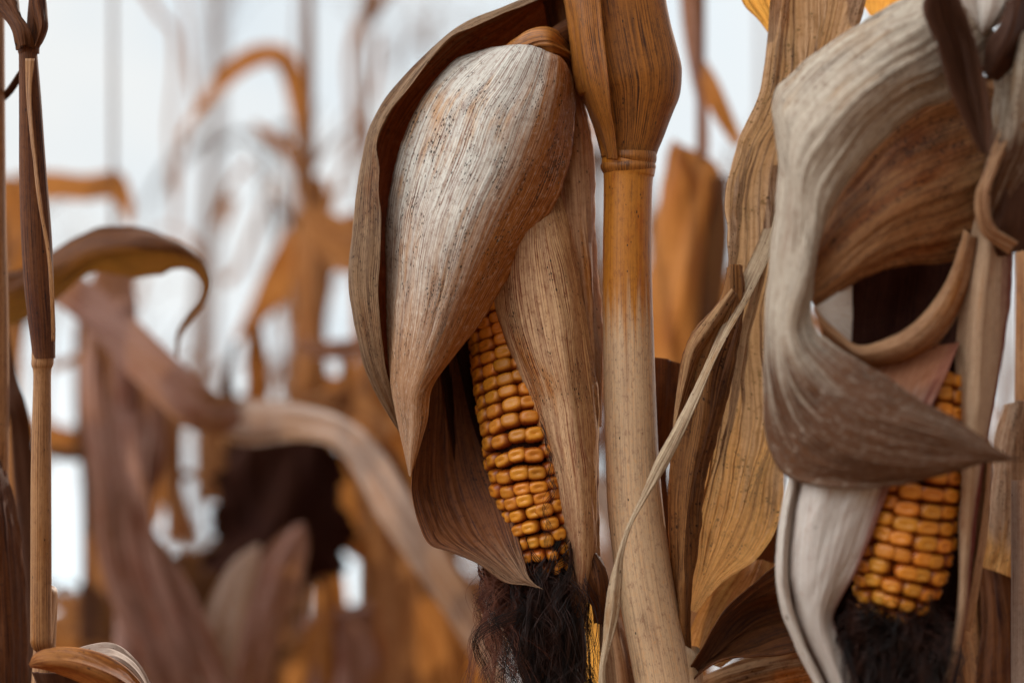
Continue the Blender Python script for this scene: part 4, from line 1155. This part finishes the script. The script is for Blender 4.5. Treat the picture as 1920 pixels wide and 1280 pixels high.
A1 = bplant(235, 1.32, 'blurred corn plant with long pinkish leaves and one dark cupped leaf, lower left', 22, mat='far_pink', py0=560)
B = 1.32
band('leaf', [(90, 520, 0, 60), (150, 560, 0, 72), (220, 620, -10, 80), (300, 700, -20, 86), (370, 765, -20, 84), (440, 785, 0, 70), (520, 790, 20, 60)], B, M['far_pink'], A1, nu=20, nv=90, seed=101, wr=2, thick=0, label='pinkish grey leaf slanting down to the right')
band('leaf', [(380, 770, 0, 60), (460, 790, 0, 90), (560, 790, -10, 70), (640, 815, -30, 60), (700, 880, -40, 66), (750, 970, -50, 70), (810, 1060, -50, 66), (870, 1150, -40, 56), (930, 1260, -30, 40), (980, 1360, -20, 20)], B, M['far_pale'], A1, nu=24, nv=120, seed=102, wr=2, thick=0, fold=.3, label='pale leaf arching over and falling to the lower right')
band('leaf', [(215, 490, 20, 60), (208, 580, 20, 100), (205, 680, 10, 110), (215, 800, 0, 124), (226, 920, -10, 110), (240, 1040, -10, 110), (275, 1150, -10, 110), (320, 1260, -10, 90), (360, 1400, 0, 60)], B, M['far_pink'], A1, nu=30, nv=100, seed=103, wr=4, pleat=3, thick=0, fold=-.3, label='broad upright pinkish leaf')
band('leaf', [(275, 740, 40, 60), (285, 840, 30, 60), (255, 980, 20, 60), (320, 1100, 10, 66), (370, 1200, 0, 60), (420, 1320, 0, 50)], B, M['far_pink'], A1, nu=20, nv=80, seed=104, wr=3, thick=0)
band('leaf', [(400, 1330, -30, 60), (400, 1260, -30, 80), (420, 1160, -30, 76), (455, 1070, -30, 56), (485, 1020, -30, 8)], B + .06, M['far_pale'], A1, nu=20, nv=60, seed=105, thick=0, wr=2)
band('leaf', [(430, 1380, -20, 100), (450, 1280, -20, 110), (485, 1170, -20, 100), (525, 1070, -20, 84), (552, 1010, -20, 54), (568, 980, -20, 8)], B + .08, M['far_pink'], A1, nu=24, nv=60, seed=106, thick=0, wr=3, fold=.4, label='pale leaf pointing up to the right')
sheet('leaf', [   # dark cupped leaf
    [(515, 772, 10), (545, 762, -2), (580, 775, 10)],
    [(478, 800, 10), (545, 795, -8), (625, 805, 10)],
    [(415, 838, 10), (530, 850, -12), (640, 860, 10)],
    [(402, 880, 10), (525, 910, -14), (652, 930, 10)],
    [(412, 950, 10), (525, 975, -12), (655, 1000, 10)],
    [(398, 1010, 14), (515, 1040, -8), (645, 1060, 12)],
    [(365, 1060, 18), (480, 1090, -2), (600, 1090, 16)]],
    B + .14, M['shade_dark_husk'], A1, nu=40, nv=80, seed=107, wr=4, pleat=3, edge=22, thick=.4, label='dark brown crumpled leaf cupped downwards')

A2 = bplant(582, 1.75, 'blurred corn plant with a bent orange leaf high against the sky', 11, lean=8)
B = 1.75
band('leaf', [(335, 260, 0, 6), (360, 222, 0, 14), (395, 178, 0, 26), (440, 130, 0, 36), (485, 105, 0, 40), (522, 105, 0, 42), (548, 140, 0, 44), (562, 190, 10, 44), (572, 240, 20, 36), (582, 300, 30, 20)], B, M['far_orange'], A2, nu=14, nv=90, seed=111, thick=0, wr=2)
band('leaf', [(475, 232, 0, 10), (505, 252, 0, 22), (535, 275, 0, 26), (560, 310, 0, 30), (575, 350, 0, 34), (585, 400, 0, 40)], B, M['far_orange'], A2, nu=12, nv=50, seed=112, thick=0, wr=2)
band('leaf', [(600, 330, 0, 16), (600, 420, 0, 50), (596, 520, 0, 60), (590, 640, 0, 40), (590, 760, 0, 70), (600, 900, 0, 80)], B, M['far'], A2, nu=16, nv=60, seed=113, thick=0, wr=5)
band('leaf', [(580, 380, 40, 30), (555, 460, 40, 66), (515, 540, 40, 60), (475, 600, 40, 36), (440, 640, 40, 10)], B, M['far_orange'], A2, nu=14, nv=60, seed=114, thick=0, wr=5)
band('leaf', [(655, 420, 20, 20), (680, 520, 20, 40), (690, 640, 20, 36), (690, 760, 20, 60), (700, 900, 20, 90), (720, 1050, 20, 90)], B, M['far_orange'], A2, nu=14, nv=60, seed=115, thick=0, wr=5)

A5 = bplant(598, 1.62, 'blurred corn plant with broad brown leaves hanging just left of the spotted ear', 13, py0=420, lean=-4)
B = 1.62
band('leaf', [(590, 385, 0, 30), (588, 450, 0, 66), (584, 540, 0, 60), (580, 640, 0, 44), (575, 730, 0, 60), (590, 820, 0, 90)], B, M['far'], A5, nu=16, nv=60, seed=141, thick=0, wr=5)
band('leaf', [(650, 400, 30, 20), (680, 440, 30, 40), (684, 560, 30, 44), (690, 680, 30, 60), (700, 800, 30, 110), (690, 930, 30, 100), (660, 1010, 30, 40)], B, M['far_orange'], A5, nu=16, nv=60, seed=142, thick=0, wr=5)
band('leaf', [(560, 740, 20, 50), (620, 735, 20, 60), (690, 770, 20, 70), (760, 850, 20, 80), (800, 960, 20, 80)], B, M['far_orange'], A5, nu=16, nv=60, seed=143, thick=0, wr=4)
band('leaf', [(640, 840, 10, 90), (700, 900, 10, 120), (745, 1000, 10, 110), (770, 1120, 10, 110), (780, 1300, 10, 110)], B, M['far_dark'], A5, nu=16, nv=60, seed=144, thick=0, wr=4)
band('leaf', [(620, 1000, -10, 40), (618, 1080, -10, 56), (625, 1180, -10, 70), (640, 1320, -10, 90)], B, M['far_orange'], A5, nu=16, nv=60, seed=145, thick=0, wr=4)
band('leaf', [(720, 1010, -10, 50), (725, 1100, -10, 70), (720, 1200, -10, 100), (700, 1340, -10, 120)], B, M['far_pink'], A5, nu=16, nv=60, seed=146, thick=0, wr=4)
band('leaf', [(800, 1010, 0, 60), (830, 1100, 0, 110), (850, 1200, 0, 150), (860, 1340, 0, 160)], B, M['far'], A5, nu=16, nv=60, seed=147, thick=0, wr=4)
band('leaf', [(690, 1260, -40, 60), (760, 1225, -40, 80), (830, 1240, -40, 80), (880, 1300, -40, 60)], B, M['far_pale'], A5, nu=16, nv=40, seed=148, thick=0, wr=3)
A6 = bplant(150, 1.7, 'blurred corn plant with short brown leaves low behind the slim left stalk', 10, py0=780, lean=6)
B = 1.7
band('leaf', [(60, 790, 0, 40), (110, 822, 0, 50), (180, 840, 0, 60), (240, 900, 0, 60)], B, M['far_orange'], A6, nu=12, nv=40, seed=151, thick=0, wr=4)
band('leaf', [(175, 600, 0, 60), (180, 720, 0, 70), (195, 850, 0, 60), (200, 1000, 0, 60), (215, 1150, 0, 90), (210, 1300, 0, 130)], B, M['far'], A6, nu=12, nv=60, seed=152, thick=0, wr=4)
band('leaf', [(60, 1200, 0, 90), (130, 1180, 0, 80), (200, 1140, 0, 70), (260, 1060, 0, 40)], B, M['far'], A6, nu=12, nv=40, seed=153, thick=0, wr=4)
band('leaf', [(20, 330, 0, 90), (22, 420, 0, 100), (30, 500, 0, 90), (10, 640, 0, 60)], B, M['far_orange'], A6, nu=12, nv=40, seed=154, thick=0, wr=4)
band('leaf', [(262, 650, 20, 20), (275, 690, 20, 60), (290, 750, 20, 90), (296, 830, 20, 80), (292, 910, 20, 60), (270, 1000, 20, 40)], B, M['far_orange'], A6, nu=12, nv=40, seed=155, thick=0, wr=4)
band('leaf', [(435, 740, 20, 60), (430, 830, 20, 56), (430, 900, 20, 50), (430, 1000, 20, 50), (375, 1120, 20, 100), (370, 1300, 20, 140)], B, M['far_dark'], A6, nu=12, nv=60, seed=156, thick=0, wr=4)
band('leaf', [(560, 1000, 20, 50), (545, 1060, 20, 70), (520, 1180, 20, 90), (540, 1300, 20, 120)], B, M['far'], A6, nu=12, nv=40, seed=157, thick=0, wr=4)

for q_ in ([(362, 210, 0, 12), (345, 260, 0, 10), (334, 320, 0, 9), (328, 420, 0, 12)], [(262, -30, 0, 12), (300, 30, 0, 14), (325, 60, 0, 12), (328, 130, 0, 8), (318, 240, 0, 8), (322, 360, 0, 10)],
           [(340, -30, 0, 8), (352, 60, 0, 8), (358, 140, 0, 12), (370, 220, 0, 8)], [(730, -40, 0, 20), (700, 20, 0, 26), (668, 60, 0, 16), (654, 120, 0, 12), (658, 200, 0, 10), (664, 250, 0, 16), (642, 320, 0, 10), (610, 400, 0, 20)],
           [(712, 60, 0, 10), (706, 140, 0, 10), (680, 220, 0, 12), (655, 270, 0, 10), (640, 330, 0, 8)], [(470, 300, 0, 10), (430, 350, 0, 10), (405, 420, 0, 8)], [(435, 370, 0, 22), (428, 400, 0, 16), (420, 440, 0, 4)],
           [(520, 330, 0, 8), (480, 420, 0, 10), (450, 500, 0, 12), (420, 530, 0, 20)]):
    band('leaf', q_, 1.95, M['far'], A2, nu=6, nv=40, seed=160 + len(q_), thick=0, wr=1, cup=.8)

B = 1.5
for q_, m_ in (([(595, 415, 0, 50), (640, 455, 0, 90), (700, 470, 0, 90)], 'far'), ([(560, 648, 0, 20), (630, 655, 0, 30), (700, 650, 0, 36)], 'far_pink'), ([(575, 775, 0, 60), (640, 770, 0, 90), (720, 830, 0, 90)], 'far'),
               ([(478, 600, 0, 20), (484, 690, 0, 34), (478, 790, 0, 40)], 'far_orange'), ([(640, 640, 0, 10), (652, 700, 0, 22), (640, 780, 0, 40)], 'far'), ([(600, 860, 20, 90), (620, 950, 20, 110), (650, 1030, 20, 60)], 'far_orange'),
               ([(640, 1160, 10, 60), (650, 1220, 10, 120), (640, 1330, 10, 160)], 'far_pink'), ([(600, 1050, 10, 30), (618, 1120, 10, 26), (600, 1200, 10, 60), (560, 1330, 10, 100)], 'far_orange'),
               ([(705, 900, 10, 60), (725, 1000, 10, 70), (745, 1120, 10, 90), (740, 1330, 10, 120)], 'far'), ([(800, 1120, -20, 40), (835, 1200, -20, 100), (850, 1330, -20, 150)], 'far_orange')):
    band('leaf', q_, B, M[m_], A5, nu=10, nv=40, seed=180 + len(q_), thick=0, wr=4, cup=.5)
for q_, m_ in (([(330, 1040, 10, 60), (345, 1120, 10, 90), (350, 1330, 10, 120)], 'far_dark'), ([(160, 1090, 10, 20), (180, 1150, 10, 60), (200, 1330, 10, 110)], 'far_dark'), ([(95, 1215, 10, 60), (150, 1215, 10, 50), (240, 1230, 10, 80)], 'far_orange'),
               ([(175, 690, 30, 30), (180, 800, 30, 60), (176, 900, 30, 50), (170, 1000, 30, 40)], 'far_dark'), ([(325, 690, 30, 20), (328, 780, 30, 26), (322, 900, 30, 40), (335, 1010, 30, 50)], 'far'),
               ([(395, 760, 10, 40), (402, 860, 10, 44), (398, 940, 10, 30)], 'far'), ([(0, 560, 20, 120), (8, 700, 20, 60), (20, 900, 20, 50), (30, 1300, 20, 90)], 'far'), ([(60, 560, 20, 60), (50, 580, 20, 50), (20, 600, 20, 40)], 'far_dark'),
               ([(345, 800, 40, 10), (300, 800, 40, 30), (240, 810, 40, 40)], 'far_pink'), ([(330, 890, 40, 20), (362, 889, 40, 12), (400, 886, 40, 20)], 'far'), ([(90, 845, 40, 20), (130, 852, 40, 22), (170, 845, 40, 30)], 'far_dark'),
               ([(100, 1120, 40, 30), (140, 1128, 40, 34), (180, 1110, 40, 30)], 'far'), ([(540, 1090, 40, 30), (600, 1078, 40, 34), (650, 1050, 40, 30)], 'far_dark'), ([(560, 1180, 40, 40), (620, 1160, 40, 40), (700, 1150, 40, 50)], 'far_pink'),
               ([(640, 1010, 40, 30), (700, 1035, 40, 50), (760, 1040, 40, 40)], 'far_orange'), ([(100, 690, 40, 14), (140, 672, 40, 16), (180, 668, 40, 20)], 'far'),
               ([(440, 640, 10, 10), (430, 700, 10, 16), (425, 770, 10, 40)], 'far_dark')):
    band('leaf', q_, B, M[m_], A6, nu=10, nv=40, seed=190 + len(q_), thick=0, wr=4, cup=.5)

A3 = bplant(213, 1.6, 'blurred corn plant with thin stem and short orange leaf beside the slim stalk', 5, lean=3, py1=900)
band('leaf', [(40, 352, 0, 60), (100, 348, 0, 52), (160, 352, 0, 50), (215, 347, 0, 54), (236, 380, 0, 30), (244, 420, 0, 10)], 1.6, M['far_orange'], A3, nu=14, nv=50, seed=121, thick=0, wr=2)

A4 = bplant(1312, 1.3, 'blurred corn plant with a wide orange leaf, right behind the thick amber stalk', 10, lean=-6)
B = 1.3
sheet('leaf', [[(1262, 262, 0), (1268, 264, -4), (1276, 270, 0)], [(1248, 290, 0), (1285, 296, -8), (1335, 300, 0)], [(1235, 340, 0), (1300, 340, -16), (1350, 345, 0)], [(1225, 430, 0), (1290, 440, -16), (1330, 440, 0)], [(1215, 560, 0), (1280, 560, -16), (1322, 560, 0)], [(1210, 700, 0), (1265, 700, -12), (1305, 690, 0)], [(1205, 860, 0), (1255, 860, -10), (1290, 860, 0)]],
      B, M['far_orange'], A4, nu=20, nv=70, seed=131, thick=0, wr=3, label='orange leaf behind the thick stalk')
band('leaf', [(1308, 110, 0, 20), (1330, 160, -10, 36), (1355, 215, -10, 34), (1385, 270, 0, 20)], B, M['far_orange'], A4, nu=12, nv=40, seed=132, thick=0)
band('leaf', [(1345, 330, -6, 34), (1345, 450, -6, 44), (1330, 600, -6, 40), (1300, 760, -6, 40)], B, M['far_dark'], A4, nu=12, nv=40, seed=133, thick=0)
band('leaf', [(1290, -40, -6, 34), (1298, 60, -6, 34), (1304, 130, -6, 26), (1316, 200, -6, 20), (1320, 290, -6, 18)], B, M['far_pink'], A4, nu=12, nv=40, seed=134, thick=0)

# ================================================================== the rest of the field
def proto(seed, label, sparse=False):
    rng = np.random.RandomState(seed)
    o = empty('corn_plant', (0, 0, 0), label, 'corn plant', 'blurred corn plants of the rows behind')
    h = 2.0
    nodes = np.linspace(0, h, 8)
    tube3('stalk', [(rng.normal(0, .008), rng.normal(0, .008), z) for z in nodes], [.012, .0115, .011, .010, .009, .007, .005, .002], M['far_stalk'], o, ns=10, nv=40)
    for i in (range(10, 15) if sparse else range(21)):
        z = .18 + i * .085 + rng.uniform(-.04, .04) if i < 12 else 1.35 + (i - 12) * .17 if i < 15 else .45 + (i - 15) * .19
        az = (i % 2) * math.pi + rng.normal(0, .5)
        Lf = rng.uniform(.35, .6) * (.5 if 11 < i < 15 else .7 if i > 14 else 1)
        up = rng.uniform(.12, .3); drop = rng.uniform(.25, .75)
        wv = rng.uniform(.025, .048) * (.35 if 11 < i < 15 else .8 if i > 14 else 1) * (.4 if sparse else 1)
        dr = np.array([math.cos(az), math.sin(az), 0]); pr_ = np.array([-dr[1], dr[0], 0])
        rows = []
        tw0 = rng.uniform(-1, 1); tw1 = rng.uniform(-2.5, 2.5)
        for t in np.linspace(0, 1, 9):
            hang = i > 14                                   # a dead leaf hanging down along the stem
            r = Lf * (t - .35 * t * t * (drop / .5)) * .8 if not hang else Lf * .22 * math.sin(t * 2.2)
            c = dr * r + pr_ * .06 * math.sin(t * 4 + i) * t + np.array([0, 0, z + up * t * 1.4 - (up + drop) * t * t if not hang else z + .12 * t - (Lf * .9 + .12) * t * t])
            wd = wv * (math.sin(math.pi * min(t + .18, 1)) ** .6 + .02)
            ta = tw0 * t + tw1 * t * t
            ac = pr_ * math.cos(ta) + np.array([0, 0, 1]) * math.sin(ta)
            rows.append([c - ac * wd, c + np.array([0, 0, -.2 * wd]), c + ac * wd])
        mt = M[['far', 'far_orange', 'far_pink', 'far_pale', 'far_dark'][rng.choice(5, p=[.3, .2, .22, .1, .18])]]
        sheet3('leaf', rows, mt, o, nu=7, nv=28, wr=4, pleat=1, edge=3, thick=0, seed=seed * 10 + i)
    for s in range(0 if sparse else 2 if seed % 2 else 1):
        az = rng.uniform(0, 6.28); z = rng.uniform(.8, 1.15)
        dr = np.array([math.cos(az), math.sin(az), 0])
        c0 = np.array([0, 0, z])
        pts = [c0 + dr * .01, c0 + dr * .03 + [0, 0, .02], c0 + dr * .05 + [0, 0, -.03], c0 + dr * .06 + [0, 0, -.12], c0 + dr * .06 + [0, 0, -.2], c0 + dr * .06 + [0, 0, -.24]]
        tube3('ear', pts, [.008, .02, .028, .027, .018, .004], M['far_pale'], o, ns=12, nv=20, lump=.1, seed=s)
    # tassel
    paths = []
    for k in range(7):
        a = rng.uniform(0, 6.28); ln = rng.uniform(.1, .22)
        t = np.linspace(0, 1, 8)[:, None]
        paths.append(np.array([0, 0, h - .08]) + t * np.array([math.cos(a) * .09, math.sin(a) * .09, ln]) - t ** 2 * np.array([0, 0, ln * .4]))
    strands('tassel', paths, [.0016] * 7, M['far_stalk'], o)
    return o

FL = 'blurred dry corn plant standing in the rows far behind the two ears'
protos = [proto(s, FL) for s in (1, 2, 3, 4)]
slim = [proto(s, 'blurred thin bare corn stalk rising tall against the sky behind', True) for s in (5, 6, 7)]
for o_ in slim: o_['group'] = 'tall bare stalks against the sky'
# gaps through which the sky shows between the plants (photo pixels: centre x, y, half width, half height)
GAPS = [(148, 522, 34, 20), (285, 575, 44, 74), (360, 520, 24, 34), (400, 610, 66, 84), (415, 690, 66, 58), (520, 680, 34, 76), (1330, 545, 18, 60), (1352, 375, 14, 50), (1285, 215, 50, 50), (1380, 190, 60, 90), (1310, 60, 80, 90), (1240, 250, 20, 60), (630, 600, 24, 48), (622, 696, 22, 26), (666, 716, 16, 20), (130, 615, 36, 52), (130, 730, 34, 60),
        (362, 850, 30, 52), (362, 925, 22, 44), (305, 985, 24, 48), (130, 910, 30, 44), (122, 1010, 34, 90), (145, 940, 22, 40), (138, 1165, 24, 30), (666, 1096, 27, 36), (572, 1134, 27, 28), (390, 990, 26, 30), (58, 860, 14, 36), (50, 640, 20, 44),
        (430, 310, 110, 160), (285, 250, 50, 150), (150, 240, 70, 80), (620, 200, 60, 130), (640, 400, 22, 36)]
def to_px(v):
    r = np.asarray(v) - CAM
    d = r @ FWD
    d = np.where(d < .05, 1e9, d)
    return 960 + (r @ RGT) / (K * d), 640 - (r @ UPV) / (K * d), d
def in_gap(o, loc, rz, sc):
    n = len(o.data.vertices)
    v = np.empty(n * 3); o.data.vertices.foreach_get('co', v); v = v.reshape(-1, 3) * sc
    c_, s_ = math.cos(rz), math.sin(rz)
    v = np.stack([v[:, 0] * c_ - v[:, 1] * s_ + loc[0], v[:, 0] * s_ + v[:, 1] * c_ + loc[1], v[:, 2] + loc[2]], -1)
    x, y, d = to_px(v)
    for gx_, gy_, a_, b_ in GAPS:
        hit = ((x - gx_) / a_) ** 2 + ((y - gy_) / b_) ** 2 < .72
        if hit.sum() > (12 if b_ > 110 else 0): return True
    return False
def copy_plant(src, loc, rz, sc):
    r = src.copy(); COL.objects.link(r)
    r.location = loc; r.rotation_euler = (0, 0, rz); r.scale = (sc, sc, sc)
    for ch in list(src.children):
        if ch.name.startswith('leaf') and in_gap(ch, loc, rz, sc): continue     # that leaf has dropped off
        c = ch.copy(); COL.objects.link(c); c.parent = r
    return r
rng = np.random.RandomState(12)
spots = []
for ry in (1.55, 1.68, 1.82, 2.0, 2.25, 2.5, 2.8, 3.2, 3.6, 4.1, 4.8, 5.6, 6.6, 8.0):
    half = ry * .27 + .15
    x = -half + rng.uniform(0, .2)
    while x < half:
        spots.append((x + rng.normal(0, .03), ry + rng.normal(0, .06)))
        x += rng.uniform(.10, .17) * (1 if ry < 3 else 1.3 if ry < 5 else 2.0)
near = [(-.30, 1.9, .64), (-.17, 1.75, .58), (-.10, 2.1, .66), (-.38, 1.9, .68), (.12, 1.6, .80), (.10, 1.9, .9), (.17, 1.75, .86), (.25, 1.6, .8), (.33, 1.7, .8), (.03, 1.45, .60)]
tall = [(-.42, 2.7, 1.05), (-.34, 3.1, 1.15), (-.52, 3.4, 1.2), (-.20, 3.3, 1.12), (-.30, 3.9, 1.3), (-.13, 2.9, 1.05), (-.62, 4.0, 1.3), (-.05, 3.6, 1.2), (.42, 3.2, 1.2)]
for i, (x, y, sc) in enumerate(tall):
    if i < 3: slim[i].location = (x, y, 0); slim[i].rotation_euler = (0, 0, i * 2.1); slim[i].scale = (sc,) * 3
    else: copy_plant(slim[i % 3], (x, y, 0), i * 1.7, sc)
spots = [(x, y, 0) for x, y in spots] + near
best = lambda src, loc, sc: min([rng.uniform(0, 6.28) for _ in range(9)], key=lambda a: sum(in_gap(ch, loc, a, sc) for ch in src.children))
for i, (x, y, sc0) in enumerate(spots):
    loc, sc = (x, y, 0), sc0 or rng.uniform(.60, .84) * (.92 if y < 2.3 else 1 if y < 3.5 else .88)
    src = protos[i % len(protos)]
    stem = [c for c in src.children if c.name.startswith('stalk')][0]
    for _ in range(8):                                       # step aside along the row if the stem would stand in a gap
        if not in_gap(stem, loc, 0, sc): break
        loc = (x + rng.normal(0, .05), y, 0)
    else:
        if sc0 == 0: sc *= .8
    rz = best(src, loc, sc)
    copy_plant(src, loc, rz, sc)
for ry in (1.6, 2.3, 3.1, 4.2):                               # the rows run on past both edges of the frame
    for sd_ in (-1, 1):
        for k_ in range(4):
            x = sd_ * (ry * .27 + .35 + .28 * k_ + rng.uniform(-.05, .05))
            copy_plant(protos[(k_ + int(ry)) % 4], (x, ry, 0), rng.uniform(0, 6.28), rng.uniform(.75, .95))
for p_ in protos:                                            # the patterns themselves stand at the far end of the field
    p_.location = (rng.uniform(-2.4, 2.4), 10.5, 0)
